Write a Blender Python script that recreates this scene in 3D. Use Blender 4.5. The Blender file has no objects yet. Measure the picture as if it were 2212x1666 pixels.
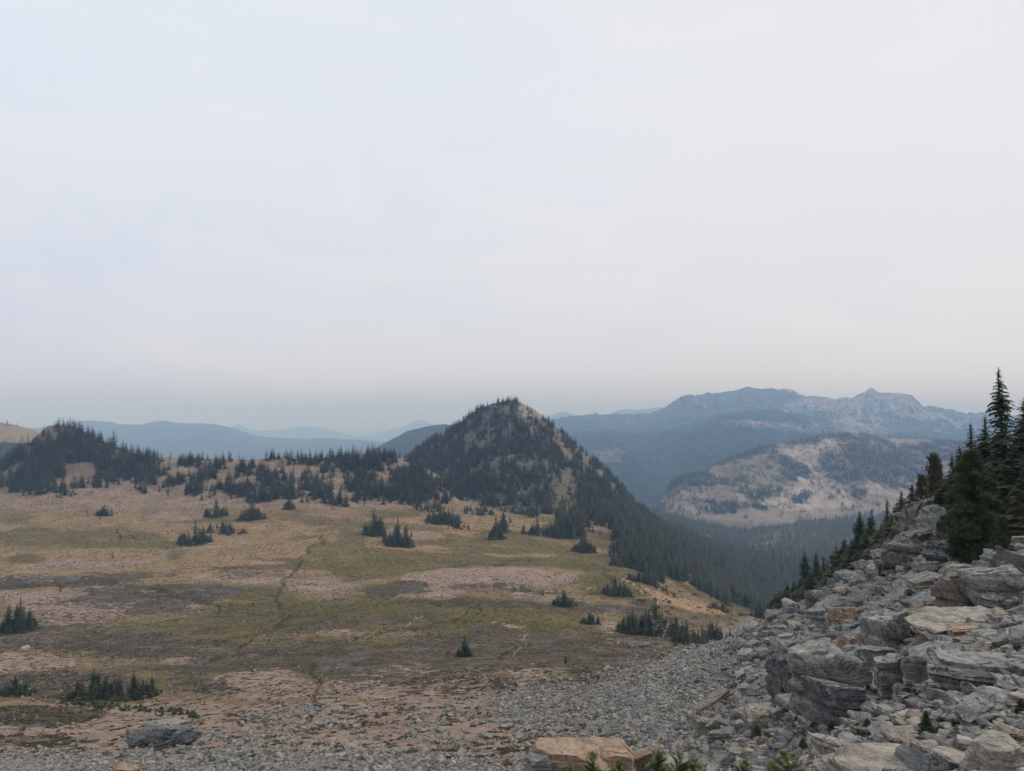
import bpy, math, random
import numpy as np
from mathutils import Vector, Matrix, Euler

rng = np.random.default_rng(7)
random.seed(7)
SC = bpy.context.scene
COL = SC.collection
F = 1580.0            # focal length in units of a 2212-wide picture
PITCH = math.radians(2.0)

# ------------------------------------------------------------------ camera
cam_d = bpy.data.cameras.new('camera')
cam = bpy.data.objects.new('camera', cam_d)
COL.objects.link(cam)
SC.camera = cam
cam_d.sensor_width = 36.0
cam_d.lens = 36.0 * F / 2212.0
cam_d.clip_start = 0.1
cam_d.clip_end = 120000.0
cam.location = (0, 0, 0)
cam.rotation_euler = (math.radians(90) + PITCH, 0, 0)

# ------------------------------------------------------------------ render / view
SC.view_settings.view_transform = 'Standard'
SC.view_settings.look = 'None'
SC.view_settings.exposure = 0.0
SC.view_settings.gamma = 1.0
SC.view_settings.use_curve_mapping = False
SC.cycles.use_denoising = True
SC.cycles.volume_bounces = 6
SC.cycles.max_bounces = 8
SC.cycles.diffuse_bounces = 2
SC.cycles.use_adaptive_sampling = True

# ------------------------------------------------------------------ node helper
class NT:
    """small helper for node trees"""
    def __init__(self, tree):
        self.t = tree; self.n = tree.nodes; self.l = tree.links
    def node(self, typ, props=None, **inp):
        nd = self.n.new(typ)
        for k, v in (props or {}).items(): setattr(nd, k, v)
        for k, v in inp.items():
            key = int(k[1:]) if k[0] == '_' and k[1:].isdigit() else k.replace('_', ' ')
            self.set(nd.inputs[key], v)
        return nd
    def set(self, sock, v):
        if isinstance(v, bpy.types.NodeSocket): self.l.new(v, sock)
        elif v is not None: sock.default_value = v
    def math(self, op, a, b=None, c=None, clamp=False):
        nd = self.n.new('ShaderNodeMath'); nd.operation = op; nd.use_clamp = clamp
        self.set(nd.inputs[0], a)
        if b is not None: self.set(nd.inputs[1], b)
        if c is not None: self.set(nd.inputs[2], c)
        return nd.outputs[0]
    def vmath(self, op, a, b=None):
        nd = self.n.new('ShaderNodeVectorMath'); nd.operation = op
        self.set(nd.inputs[0], a)
        if b is not None: self.set(nd.inputs[1], b)
        return nd.outputs['Value'] if op in ('DOT_PRODUCT', 'LENGTH') else nd.outputs[0]
    def mix(self, f, a, b, mode='MIX'):
        nd = self.n.new('ShaderNodeMix'); nd.data_type = 'RGBA'; nd.blend_type = mode
        self.set(nd.inputs[0], f)
        self.set(nd.inputs[6], a if isinstance(a, bpy.types.NodeSocket) else (*a, 1) if len(a) == 3 else a)
        self.set(nd.inputs[7], b if isinstance(b, bpy.types.NodeSocket) else (*b, 1) if len(b) == 3 else b)
        return nd.outputs[2]
    def noise(self, vec, scale, detail=4, rough=0.55, dist=0.0, col=False):
        nd = self.n.new('ShaderNodeTexNoise')
        if vec is not None: self.l.new(vec, nd.inputs['Vector'])
        nd.inputs['Scale'].default_value = scale; nd.inputs['Detail'].default_value = detail
        nd.inputs['Roughness'].default_value = rough; nd.inputs['Distortion'].default_value = dist
        return nd.outputs['Color' if col else 'Fac']
    def vor(self, vec, scale, feature='F1', out='Distance', rand=1.0):
        nd = self.n.new('ShaderNodeTexVoronoi'); nd.feature = feature
        self.l.new(vec, nd.inputs['Vector']); nd.inputs['Scale'].default_value = scale
        nd.inputs['Randomness'].default_value = rand
        return nd.outputs[out]
    def step(self, x, lo, hi):
        nd = self.n.new('ShaderNodeMapRange'); nd.interpolation_type = 'SMOOTHSTEP'
        self.set(nd.inputs[0], x); self.set(nd.inputs[1], lo); self.set(nd.inputs[2], hi)
        return nd.outputs[0]
    def scale(self, vec, s):
        nd = self.n.new('ShaderNodeMapping'); self.l.new(vec, nd.inputs[0]); nd.inputs['Scale'].default_value = s
        return nd.outputs[0]

# ------------------------------------------------------------------ world
SUN_EL, SUN_AZ = math.radians(38), math.radians(70)   # azimuth measured from the view direction towards the right
world = bpy.data.worlds.new('World')
SC.world = world
world.use_nodes = True
W = NT(world.node_tree); W.n.clear()
sky = W.node('ShaderNodeTexSky', {'sky_type': 'NISHITA', 'sun_disc': False, 'sun_elevation': SUN_EL,
                                  'sun_rotation': SUN_AZ, 'dust_density': 6.0, 'air_density': 1.0, 'altitude': 2000.0})
tc = W.node('ShaderNodeTexCoord')
d = tc.outputs['Generated']
sepd = W.node('ShaderNodeSeparateXYZ', Vector=d)
el = W.step(sepd.outputs['Z'], -0.02, 0.45)
lowc = W.mix(W.step(sepd.outputs['X'], -0.6, 0.6), (0.66, 0.71, 0.86), (0.82, 0.82, 0.85))
topc = W.mix(W.step(sepd.outputs['X'], -0.7, 0.75), (0.79, 0.865, 0.965), (0.84, 0.85, 0.89))
smoke = W.mix(el, lowc, topc)
cl = W.noise(W.scale(d, (1.0, 1.0, 3.2)), 2.6, 6, 0.55, 0.9)
smoke = W.mix(W.step(cl, 0.3, 0.75), smoke, W.mix(0.5, smoke, (0.93, 0.91, 0.90)))
mul = W.vmath('SCALE', sky.outputs[0]); mul.node.inputs['Scale'].default_value = 0.08
col = W.mix(0.06, smoke, mul)
bg = W.node('ShaderNodeBackground', Color=col, Strength=1.0)
wo = W.node('ShaderNodeOutputWorld', Surface=bg.outputs[0])

# ------------------------------------------------------------------ sun, dimmed and spread by smoke
sun_d = bpy.data.lights.new('sun', 'SUN')
sun_d.energy = 1.3
sun_d.angle = math.radians(12)
sun_d.color = (1.0, 0.86, 0.70)
sun = bpy.data.objects.new('sun', sun_d); COL.objects.link(sun)
sd = Vector((math.sin(SUN_AZ) * math.cos(SUN_EL), math.cos(SUN_AZ) * math.cos(SUN_EL), math.sin(SUN_EL)))
sun.rotation_euler = sd.to_track_quat('Z', 'Y').to_euler()

# ------------------------------------------------------------------ haze
def make_haze():
    lo, hi = (-42000, -300, -760), (42000, 52000, 330)
    v = [(x, y, z) for x in (lo[0], hi[0]) for y in (lo[1], hi[1]) for z in (lo[2], hi[2])]
    f = [(0, 1, 3, 2), (4, 6, 7, 5), (0, 4, 5, 1), (2, 3, 7, 6), (0, 2, 6, 4), (1, 5, 7, 3)]
    me = bpy.data.meshes.new('haze'); me.from_pydata(v, [], f)
    m = bpy.data.materials.new('haze_air'); m.use_nodes = True
    T = NT(m.node_tree); T.n.clear()
    pv = T.node('ShaderNodeVolumePrincipled', Color=(0.42, 0.65, 1.0, 1), Density=HAZE, Anisotropy=0.0)
    pv.inputs['Absorption Color'].default_value = (0.72, 0.71, 1, 1)
    T.node('ShaderNodeOutputMaterial', Volume=pv.outputs[0])
    me.materials.append(m)
    o = bpy.data.objects.new('haze', me); COL.objects.link(o)
    o['kind'] = 'stuff'; o['label'] = 'thin bluish smoke haze filling the air over the valley'; o['category'] = 'haze'
HAZE = 0.00017
make_haze()

# ------------------------------------------------------------------ numpy noise
def _hash(ix, iy, seed):
    h = (ix.astype(np.int64) * 374761393 + iy.astype(np.int64) * 668265263 + seed * 974634777) & 0xffffffff
    h = ((h ^ (h >> 13)) * 1274126177) & 0xffffffff
    h = (h ^ (h >> 16)) & 0xffffffff
    return h / 4294967295.0
def vnoise(x, y, seed=0):
    x = np.asarray(x, float); y = np.asarray(y, float)
    ix = np.floor(x); iy = np.floor(y); fx = x - ix; fy = y - iy
    fx = fx * fx * (3 - 2 * fx); fy = fy * fy * (3 - 2 * fy)
    ix = ix.astype(np.int64); iy = iy.astype(np.int64)
    a = _hash(ix, iy, seed); b = _hash(ix + 1, iy, seed); c = _hash(ix, iy + 1, seed); e = _hash(ix + 1, iy + 1, seed)
    return (a + (b - a) * fx) * (1 - fy) + (c + (e - c) * fx) * fy
def fbm(x, y, oct=5, seed=0, gain=0.5, lac=2.03):
    s = 0; a = 1; t = 0
    for i in range(oct):
        s = s + a * vnoise(x, y, seed + i * 17); t += a; a *= gain; x = x * lac + 3.1; y = y * lac - 1.7
    return s / t            # 0..1
def ridged(x, y, oct=5, seed=0, gain=0.5):
    s = 0; a = 1; t = 0
    for i in range(oct):
        s = s + a * (1 - np.abs(2 * vnoise(x, y, seed + i * 31) - 1)); t += a; a *= gain; x = x * 2.07 + 5.3; y = y * 2.07 + 1.9
    return s / t
def sstep(x, a, b):
    t = np.clip((np.asarray(x, float) - a) / (b - a), 0, 1); return t * t * (3 - 2 * t)

# ------------------------------------------------------------------ picture directions <-> places
def ratio(v):
    return np.tan(PITCH + np.arctan((833.0 - np.asarray(v, float)) / F))
def s_of(u, v):
    yu = (833.0 - np.asarray(v, float)) / F
    return (np.asarray(u, float) - 1106.0) / F / (math.cos(PITCH) - yu * math.sin(PITCH))
def project(x, y, z):
    fw = y * math.cos(PITCH) + z * math.sin(PITCH); up = -y * math.sin(PITCH) + z * math.cos(PITCH)
    return 1106 + F * x / fw, 833 - F * up / fw

# ------------------------------------------------------------------ main ground: slope under the camera, basin, left ridge, valley
# near slope: columns of (distance, picture height) down to a crest or the foot of the talus
SLOPE = {
 -1400: [(3,1790),(20,1715),(60,1680),(82,1655),(110,1600),(155,1530),(195,1455)],
  300: [(3,1790),(20,1715),(60,1678),(80,1650),(105,1600),(150,1530),(190,1455)],
  600: [(3,1790),(20,1715),(55,1675),(75,1630),(105,1570),(145,1510),(190,1450)],
 1100: [(3,1790),(20,1705),(50,1672),(70,1615),(100,1550),(140,1485),(190,1432)],
 1300: [(3,1790),(15,1700),(40,1672),(60,1610),(95,1540),(135,1475),(190,1425)],
 1400: [(3,1790),(12,1695),(30,1668),(50,1605),(85,1530),(130,1470),(195,1422)],
 1470: [(3,1790),(10,1690),(24,1664),(42,1605),(75,1530),(120,1470),(210,1414)],
 1600: [(3,1785),(8,1690),(16,1662),(28,1600),(50,1520),(95,1440),(185,1354)],
 1700: [(3,1780),(7,1690),(12,1650),(20,1590),(34,1500),(70,1400),(155,1305)],
 1800: [(3,1760),(6,1690),(10,1650),(14,1590),(24,1490),(50,1380),(125,1247)],
 1900: [(3,1750),(6,1690),(9,1650),(13,1580),(20,1480),(40,1340),(105,1192)],
 2000: [(3,1740),(6,1690),(9,1645),(12,1570),(18,1460),(34,1300),(66,1140)],
 2100: [(3,1735),(5.5,1690),(8.5,1640),(11.5,1565),(17,1450),(30,1290),(54,1160)],
 2212: [(3,1730),(5.5,1690),(8.5,1635),(11,1560),(16,1440),(27,1280),(48,1130)],
 2700: [(3,1720),(5.5,1680),(8,1620),(11,1540),(15,1420),(25,1250),(46,1060)],
 3700: [(3,1720),(5.5,1680),(8,1620),(11,1540),(15,1420),(25,1230),(46,1010)],
}
# basin, ridge and valley floor; ('z', height) where the ground is out of sight
Zt = lambda z: ('z', z)
FAR0 = [(1000,Zt(-150)),(1400,Zt(-330)),(2000,Zt(-420)),(3300,Zt(-560))]
BASIN = {
 -1400: [(150,1535),(200,1448),(260,1372),(330,1300),(390,1250),(460,1200),(540,1150),(610,1100),(690,1040),(790,985),(850,960)]+FAR0,
  0: [(150,1535),(200,1448),(260,1372),(330,1300),(390,1250),(460,1200),(540,1150),(610,1100),(680,1058),(740,1022),(800,990)]+FAR0,
  60:[(150,1535),(200,1448),(260,1372),(330,1300),(390,1250),(460,1200),(540,1150),(610,1100),(680,1056),(740,1010),(810,955)]+FAR0,
  100:[(150,1535),(200,1448),(260,1372),(330,1300),(390,1250),(460,1200),(540,1150),(610,1100),(680,1050),(745,980),(815,912)]+FAR0,
  150:[(150,1535),(200,1448),(260,1372),(330,1300),(390,1250),(460,1200),(540,1150),(610,1100),(680,1050),(745,982),(815,914)]+FAR0,
  210:[(150,1535),(200,1448),(260,1372),(330,1300),(390,1250),(460,1200),(540,1150),(610,1100),(680,1053),(745,998),(810,944)]+FAR0,
  300:[(150,1533),(200,1446),(260,1370),(330,1300),(390,1250),(460,1200),(540,1150),(605,1105),(670,1062),(735,1020),(790,982)]+FAR0,
  500:[(150,1533),(200,1445),(260,1368),(330,1300),(390,1250),(460,1200),(540,1150),(600,1105),(660,1070),(725,1030),(790,990)]+FAR0,
  700:[(150,1515),(200,1438),(260,1365),(330,1300),(390,1250),(460,1200),(540,1152),(600,1108),(660,1072),(725,1035),(790,987)]+FAR0,
  800:[(150,1505),(200,1435),(260,1365),(330,1300),(390,1250),(460,1200),(540,1155),(600,1112),(650,1085),(720,1035),(785,975)]+FAR0,
  880:[(150,1500),(200,1435),(260,1365),(330,1300),(390,1250),(460,1202),(540,1158),(600,1118),(650,1090),(720,1045),(800,988)]+FAR0,
  960:[(150,1495),(200,1432),(260,1365),(330,1300),(395,1250),(465,1202),(550,1155),(620,1115),(680,1085),(740,1062),(810,1030)]+FAR0,
 1100:[(150,1480),(200,1425),(260,1365),(330,1300),(400,1250),(470,1202),(550,1158),(620,1125),(690,1104),(800,1080),(900,1062)]+FAR0,
 1250:[(150,1470),(200,1420),(260,1368),(330,1305),(400,1252),(460,1212),(540,1172),(620,1135),(700,1108),(800,1090),(900,Zt(-120))]+FAR0,
 1350:[(150,1470),(200,1420),(260,1375),(330,1310),(395,1262),(460,1222),(540,1182),(620,1146),(720,1115),(820,1105),(1000,Zt(-165)),(1100,Zt(-185)),(1400,1145),(2000,1110),(3300,1085)],
 1430:[(150,1460),(200,1418),(260,1378),(320,1325),(380,1283),(440,1260),(540,1225),(650,1190),(760,1165),(900,1150),(1050,1142),(1200,1138),(1400,1130),(2000,1110),(3300,1085)],
 1500:[(150,1460),(200,1425),(270,1385),(345,1332),(400,1302),(440,1284),(540,1262),(650,1235),(780,1205),(900,1188),(1050,1170),(1200,1160),(1400,1148),(2000,1120),(3300,1085)],
 1600:[(150,1430),(200,1400),(270,1385),(345,1350),(400,1334),(450,1328),(540,1322),(650,1300),(780,1265),(900,1240),(1050,1215),(1200,1195),(1400,1178),(2000,1132),(3300,1085)],
 1700:[(150,1420),(200,1410),(270,1400),(345,1380),(400,1362),(450,1352),(540,1342),(650,1325),(780,1292),(900,1258),(1050,1225),(1200,1203),(1400,1172),(2000,1116),(3300,1085)],
 1850:[(150,1450),(200,1440),(270,1420),(345,1400),(400,1380),(450,1365),(540,1345),(650,1325),(780,1290),(900,1258),(1050,1225),(1200,1198),(1400,1162),(2000,1100),(3300,1078)],
 3700:[(150,1450),(200,1440),(270,1420),(345,1400),(400,1380),(450,1365),(540,1345),(650,1325),(780,1290),(900,1258),(1050,1225),(1200,1190),(1400,1150),(2000,1078),(3300,1060)],
}
NU, NY = 940, 740
YT = np.geomspace(1.6, 3300.0, NY)
su = np.concatenate([np.linspace(-1300, -60, 60, endpoint=False), np.linspace(-60, 2280, 800, endpoint=False), np.linspace(2280, 3600, 80)])
ST = (su - 1106.0) / F / 1.006
def smooth_cols(keys, vals, us):
    """interpolates rows of vals (n keys x m) at us, linear then lightly smoothed"""
    out = np.stack([np.interp(us, keys, vals[:, k]) for k in range(vals.shape[1])], 1)
    return out
def gsm(a, n, axis):
    k = np.hanning(2 * n + 3)[1:-1]; k /= k.sum()
    pad = [(0, 0)] * a.ndim; pad[axis] = (n, n)
    ap = np.pad(a, pad, mode='edge')
    return np.apply_along_axis(lambda r: np.convolve(r, k, 'valid'), axis, ap)
def build_table():
    k1 = np.array(sorted(SLOPE)); SY = np.array([[p[0] for p in SLOPE[k]] for k in k1], float)
    SZ = np.array([[p[0] * float(ratio(p[1])) for p in SLOPE[k]] for k in k1])
    k2 = np.array(sorted(BASIN)); BY = np.array([[p[0] for p in BASIN[k]] for k in k2], float)
    BZ = np.array([[p[1][1] if isinstance(p[1], tuple) else p[0] * float(ratio(p[1])) for p in BASIN[k]] for k in k2])
    sy = smooth_cols(k1, np.log(SY), su); sz = smooth_cols(k1, SZ, su); by = smooth_cols(k2, np.log(BY), su); bz = smooth_cols(k2, BZ, su)
    sy = gsm(sy, 22, 0); sz = gsm(sz, 22, 0)
    ly = np.log(YT); S = np.empty((NU, NY)); B = np.empty((NU, NY)); YC = np.exp(sy[:, -1]); ZC = sz[:, -1]
    for i in range(NU):
        # interpolate z/Y against log Y on the near slope for a smooth look
        S[i] = np.interp(ly, sy[i], sz[i] / np.exp(sy[i])) * YT
        B[i] = np.interp(ly, by[i], bz[i] / np.exp(by[i])) * YT
    Bs = gsm(gsm(B, 6, 0), 5, 1); Bc = gsm(gsm(B, 2, 0), 1, 1); wf = sstep(YT[None], 620, 700) * (su[:, None] < 1000)
    B = Bs * (1 - wf) + Bc * wf
    fall = ZC[:, None] - (YT[None] - YC[:, None]) * 0.62
    t = sstep(YT[None] / YC[:, None], 0.97, 1.03)
    H = np.where(YT[None] < YC[:, None], S, np.maximum(fall, B))
    H = np.where((YT[None] < YC[:, None]) & (YT[None] > 150) & (su[:, None] < 1420), np.maximum(S, B - 30), H)
    Hs = gsm(gsm(H, 3, 1), 4, 0); H = Hs * (1 - wf) + H * wf
    return H, YC
H0, YC = build_table()
X0 = ST[:, None] * YT[None]; Y0 = np.broadcast_to(YT[None], X0.shape)
def relief(X, Y):
    """natural unevenness in metres"""
    n = (fbm(X / 60, Y / 60, 5, 3) - 0.5) * 9.0 * sstep(Y, 120, 400)
    n += (fbm(X / 14, Y / 14, 5, 9) - 0.5) * 1.6 * sstep(Y, 25, 120) 
    n += (fbm(X / 3.0, Y / 3.0, 4, 19) - 0.5) * 0.5 * sstep(Y, 4, 30)
    n += (fbm(X / 0.7, Y / 0.7, 3, 29) - 0.5) * 0.16 * sstep(Y, 2, 10) * sstep(-Y, -120, -60)
    return n
REL = relief(X0, Y0)
U0, V0 = project(X0, Y0, H0)
crest_keep = 1 - 0.75 * sstep(Y0, 700, 800) * (U0 < 1000)
ZT = H0 + REL * crest_keep
# far ridge crest and slopes get broken rocky relief
ZT += (ridged(X0 / 40, Y0 / 40, 4, 41) - 0.5) * 9 * sstep(Y0, 600, 700) * (1 - sstep(Y0, 770, 800)) * (U0 < 1000)
def ground_z(x, y):
    x = np.asarray(x, float); y = np.asarray(y, float)
    s = x / y
    fi = np.interp(s, ST, np.arange(NU)); fj = np.interp(np.log(y), np.log(YT), np.arange(NY))
    i = np.clip(fi.astype(int), 0, NU - 2); j = np.clip(fj.astype(int), 0, NY - 2); a = fi - i; b = fj - j
    return (ZT[i, j] * (1 - a) + ZT[i + 1, j] * a) * (1 - b) + (ZT[i, j + 1] * (1 - a) + ZT[i + 1, j + 1] * a) * b
RT = ZT / YT[None]
def hit(u, v, ymin=3.0):
    """where the view direction (u, v) first meets the ground: returns x, y, z"""
    u = np.atleast_1d(np.asarray(u, float)); v = np.atleast_1d(np.asarray(v, float))
    s = s_of(u, v); r = ratio(v)
    fi = np.interp(s, ST, np.arange(NU)); i = np.clip(fi.astype(int), 0, NU - 2); a = fi - i
    y = np.empty(len(u)); ok = np.zeros(len(u), bool)
    j0 = int(np.searchsorted(YT, ymin))
    for c in range(0, len(u), 4000):
        sl = slice(c, c + 4000)
        cols = RT[i[sl]] * (1 - a[sl, None]) + RT[i[sl] + 1] * a[sl, None]
        g = cols[:, j0:] >= r[sl, None]
        k = g.argmax(1); ok[sl] = g.any(1); k = np.maximum(k, 1)
        rr = np.arange(len(k)); c0 = cols[:, j0:][rr, k - 1]; c1 = cols[:, j0:][rr, k]
        t = np.clip((r[sl] - c0) / np.where(np.abs(c1 - c0) < 1e-9, 1, c1 - c0), 0, 1)
        y[sl] = YT[j0 + k - 1] * (1 - t) + YT[j0 + k] * t
    x = s * y
    return x, y, ground_z(x, y), ok

# ------------------------------------------------------------------ mesh helpers
def grid_mesh(name, P, mats, smooth=True):
    """P: (n, m, 3) grid of points"""
    n, m = P.shape[:2]
    idx = np.arange(n * m).reshape(n, m)
    q = np.stack([idx[:-1, :-1], idx[1:, :-1], idx[1:, 1:], idx[:-1, 1:]], -1).reshape(-1, 4)
    return raw_mesh(name, P.reshape(-1, 3), q, mats, smooth)
def raw_mesh(name, V, Q, mats, smooth=False):
    me = bpy.data.meshes.new(name)
    V = np.asarray(V, np.float32); Q = np.asarray(Q, np.int32); k = Q.shape[1]
    me.vertices.add(len(V)); me.vertices.foreach_set('co', V.ravel())
    me.loops.add(Q.size); me.loops.foreach_set('vertex_index', Q.ravel())
    me.polygons.add(len(Q)); me.polygons.foreach_set('loop_start', np.arange(0, Q.size, k, dtype=np.int32))
    me.polygons.foreach_set('loop_total', np.full(len(Q), k, np.int32))
    me.polygons.foreach_set('use_smooth', np.full(len(Q), smooth))
    me.update(calc_edges=True)
    for m in (mats if isinstance(mats, (list, tuple)) else [mats]): me.materials.append(m)
    return me
def link(name, me, kind=None, label=None, cat=None, group=None, parent=None, loc=None, rot=None, scale=None):
    o = bpy.data.objects.new(name, me); COL.objects.link(o)
    if kind: o['kind'] = kind
    if label: o['label'] = label
    if cat: o['category'] = cat
    if group: o['group'] = group
    if name in ('rock_slab',): o['kind'] = 'thing'
    if parent: o.parent = parent
    if loc is not None: o.location = loc
    if rot is not None: o.rotation_euler = rot
    if scale is not None: o.scale = scale
    return o
def attr_col(me, name, A):
    at = me.color_attributes.new(name, 'FLOAT_COLOR', 'POINT')
    at.data.foreach_set('color', np.asarray(A, np.float32).ravel())

# ------------------------------------------------------------------ painting helpers (all in plan of the basin, given by direction)
def dist_poly(U, V, pts):
    """signed distance (negative inside) to a closed polygon"""
    pts = np.array(pts, float); d = np.full(U.shape, 1e9); inside = np.zeros(U.shape, bool)
    for i in range(len(pts)):
        a = pts[i]; b = pts[(i + 1) % len(pts)]
        d = np.minimum(d, dist_seg(U, V, a, b))
        cond = ((a[1] > V) != (b[1] > V)) & (U < (b[0] - a[0]) * (V - a[1]) / (b[1] - a[1] + 1e-12) + a[0])
        inside ^= cond
    return np.where(inside, -d, d)
def dist_seg(U, V, a, b):
    a = np.array(a, float); b = np.array(b, float); ab = b - a
    t = np.clip(((U - a[0]) * ab[0] + (V - a[1]) * ab[1]) / (ab @ ab + 1e-9), 0, 1)
    return np.hypot(U - a[0] - t * ab[0], (V - a[1] - t * ab[1]))
def poly(U, V, pts, soft=8): return sstep(-dist_poly(U, V, pts), -soft, soft)
def ell(U, V, cu, cv, ru, rv, soft=0.3):
    r = np.hypot((U - cu) / ru, (V - cv) / rv); return 1 - sstep(r, 1 - soft, 1 + soft)
def line(U, V, pts, w):
    d = np.full(U.shape, 1e9)
    for a, b in zip(pts[:-1], pts[1:]): d = np.minimum(d, dist_seg(U, V, a, b))
    return 1 - sstep(d, w * 0.5, w * 1.4)

# ------------------------------------------------------------------ materials
def mat(name):
    m = bpy.data.materials.new(name); m.use_nodes = True
    T = NT(m.node_tree); T.n.clear()
    return m, T
def finish(T, col, rough=0.9, bump=None, dist=0.05, strength=1.0, spec=0.25, normal=None):
    kw = {}
    if bump is not None:
        b = T.node('ShaderNodeBump', Strength=strength, Distance=dist, Height=bump)
        normal = b.outputs[0]
    p = T.node('ShaderNodeBsdfPrincipled', Roughness=rough)
    T.set(p.inputs['Base Color'], col if isinstance(col, bpy.types.NodeSocket) else (*col, 1))
    p.inputs['Specular IOR Level'].default_value = spec
    if normal is not None: T.l.new(normal, p.inputs['Normal'])
    T.node('ShaderNodeOutputMaterial', Surface=p.outputs[0])

def ground_material():
    m, T = mat('ground_earth')
    P = T.node('ShaderNodeNewGeometry').outputs['Position']
    A = T.node('ShaderNodeAttribute', {'attribute_name': 'cover_a'}); B = T.node('ShaderNodeAttribute', {'attribute_name': 'cover_b'})
    sa = T.node('ShaderNodeSeparateColor', _0=A.outputs['Color']); sb = T.node('ShaderNodeSeparateColor', _0=B.outputs['Color'])
    green, straw, bare, heath = sa.outputs[0], sa.outputs[1], sa.outputs[2], A.outputs['Alpha']
    scree, dark, trail, orange = sb.outputs[0], sb.outputs[1], sb.outputs[2], B.outputs['Alpha']
    n1 = T.noise(P, 0.12, 5, 0.6); n2 = T.noise(P, 0.5, 5, 0.65); n3 = T.noise(P, 2.3, 4, 0.7); nb = T.noise(P, 0.02, 4, 0.6)
    n4 = T.noise(P, 9.0, 3, 0.7)
    base = T.mix(n2, (0.19, 0.145, 0.083), (0.30, 0.215, 0.135))
    base = T.mix(T.step(nb, 0.35, 0.65), base, T.mix(n3, (0.16, 0.135, 0.07), (0.27, 0.205, 0.12)))
    def layer(c, w, col, amp=0.9, soft=0.12, n=n2):
        # ragged borders: weight compared with noise
        th = T.math('SUBTRACT', T.math('ADD', w, T.math('MULTIPLY', T.math('SUBTRACT', n, 0.5), amp)), 0.5)
        f = T.step(th, -soft, soft)
        return T.mix(f, c, col)
    c = layer(base, straw, T.mix(n3, (0.23, 0.165, 0.088), (0.37, 0.265, 0.15)), 1.0, 0.35)
    c = layer(c, green, T.mix(n1, (0.092, 0.082, 0.033), (0.172, 0.145, 0.057)), 1.1, 0.30)
    c = layer(c, bare, T.mix(n3, (0.245, 0.185, 0.145), (0.385, 0.30, 0.245)), 1.1, 0.10)
    c = layer(c, orange, T.mix(n3, (0.29, 0.19, 0.11), (0.42, 0.29, 0.18)), 1.0, 0.2)
    # heath: small dark cushions with soil between
    vh = T.vor(T.scale(P, (0.38, 0.38, 0.38)), 1.0)
    nh = T.math('ADD', T.math('MULTIPLY', n2, 0.6), T.math('MULTIPLY', vh, 0.45))
    fh = T.step(T.math('SUBTRACT', T.math('MULTIPLY', heath, 1.0), T.math('MULTIPLY', T.math('SUBTRACT', nh, 0.12), 1.25)), -0.05, 0.06)
    hc = T.mix(n3, (0.06, 0.05, 0.03), (0.13, 0.108, 0.07))
    hc = T.mix(T.step(n1, 0.45, 0.62), hc, T.mix(n3, (0.11, 0.095, 0.085), (0.17, 0.15, 0.14)))
    c = T.mix(fh, c, hc)
    # scree underlay
    vs = T.vor(P, 1.6, 'F1', 'Color'); sv = T.node('ShaderNodeSeparateColor', _0=vs)
    gs = T.mix(sv.outputs[0], (0.13, 0.13, 0.135), (0.38, 0.375, 0.37)); gs = T.mix(T.step(n2, 0.45, 0.7), gs, (0.27, 0.20, 0.155))
    vs2 = T.vor(P, 5.0, 'F1', 'Color'); sv2 = T.node('ShaderNodeSeparateColor', _0=vs2)
    gs = T.mix(0.5, gs, T.mix(sv2.outputs[0], (0.10, 0.10, 0.10), (0.42, 0.40, 0.38)))
    gs = T.mix(T.math('MULTIPLY', T.step(n1, 0.5, 0.72), 0.35), gs, (0.24, 0.19, 0.155))
    c = layer(c, scree, gs, 1.5, 0.08, n3)
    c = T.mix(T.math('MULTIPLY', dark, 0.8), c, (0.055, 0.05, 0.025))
    c = T.mix(trail, c, (0.42, 0.34, 0.23))
    c = T.mix(0.22, c, T.mix(n4, (0.04, 0.035, 0.03), (0.62, 0.52, 0.44)), 'OVERLAY')
    mot = T.noise(P, 0.45, 8, 0.78)
    c = T.mix(0.7, c, T.mix(T.step(mot, 0.30, 0.70), (0.22, 0.21, 0.20), (0.72, 0.71, 0.70)), 'OVERLAY')
    c = T.mix(0.5, c, T.mix(T.step(T.noise(P, 0.045, 5, 0.7), 0.3, 0.7), (0.33, 0.32, 0.30), (0.66, 0.66, 0.68)), 'OVERLAY')
    # tiny pale stones strewn over everything dry
    vp = T.vor(P, 0.9, 'F1', 'Distance'); vpc = T.node('ShaderNodeSeparateColor', _0=T.vor(P, 0.9, 'F1', 'Color'))
    st = T.math('MULTIPLY', T.step(vp, 0.22, 0.14), T.step(vpc.outputs[0], 0.90, 0.92))
    c = T.mix(T.math('MULTIPLY', st, T.step(green, 0.5, 0.1)), c, (0.45, 0.43, 0.41))
    hgt = T.math('ADD', T.math('MULTIPLY', n2, 0.7), T.math('ADD', T.math('MULTIPLY', n3, 0.35), T.math('MULTIPLY', n4, 0.07)))
    hgt = T.math('ADD', hgt, T.math('MULTIPLY', fh, 0.35))
    finish(T, c, 0.95, hgt, 0.8, 0.8, 0.1)
    return m

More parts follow.
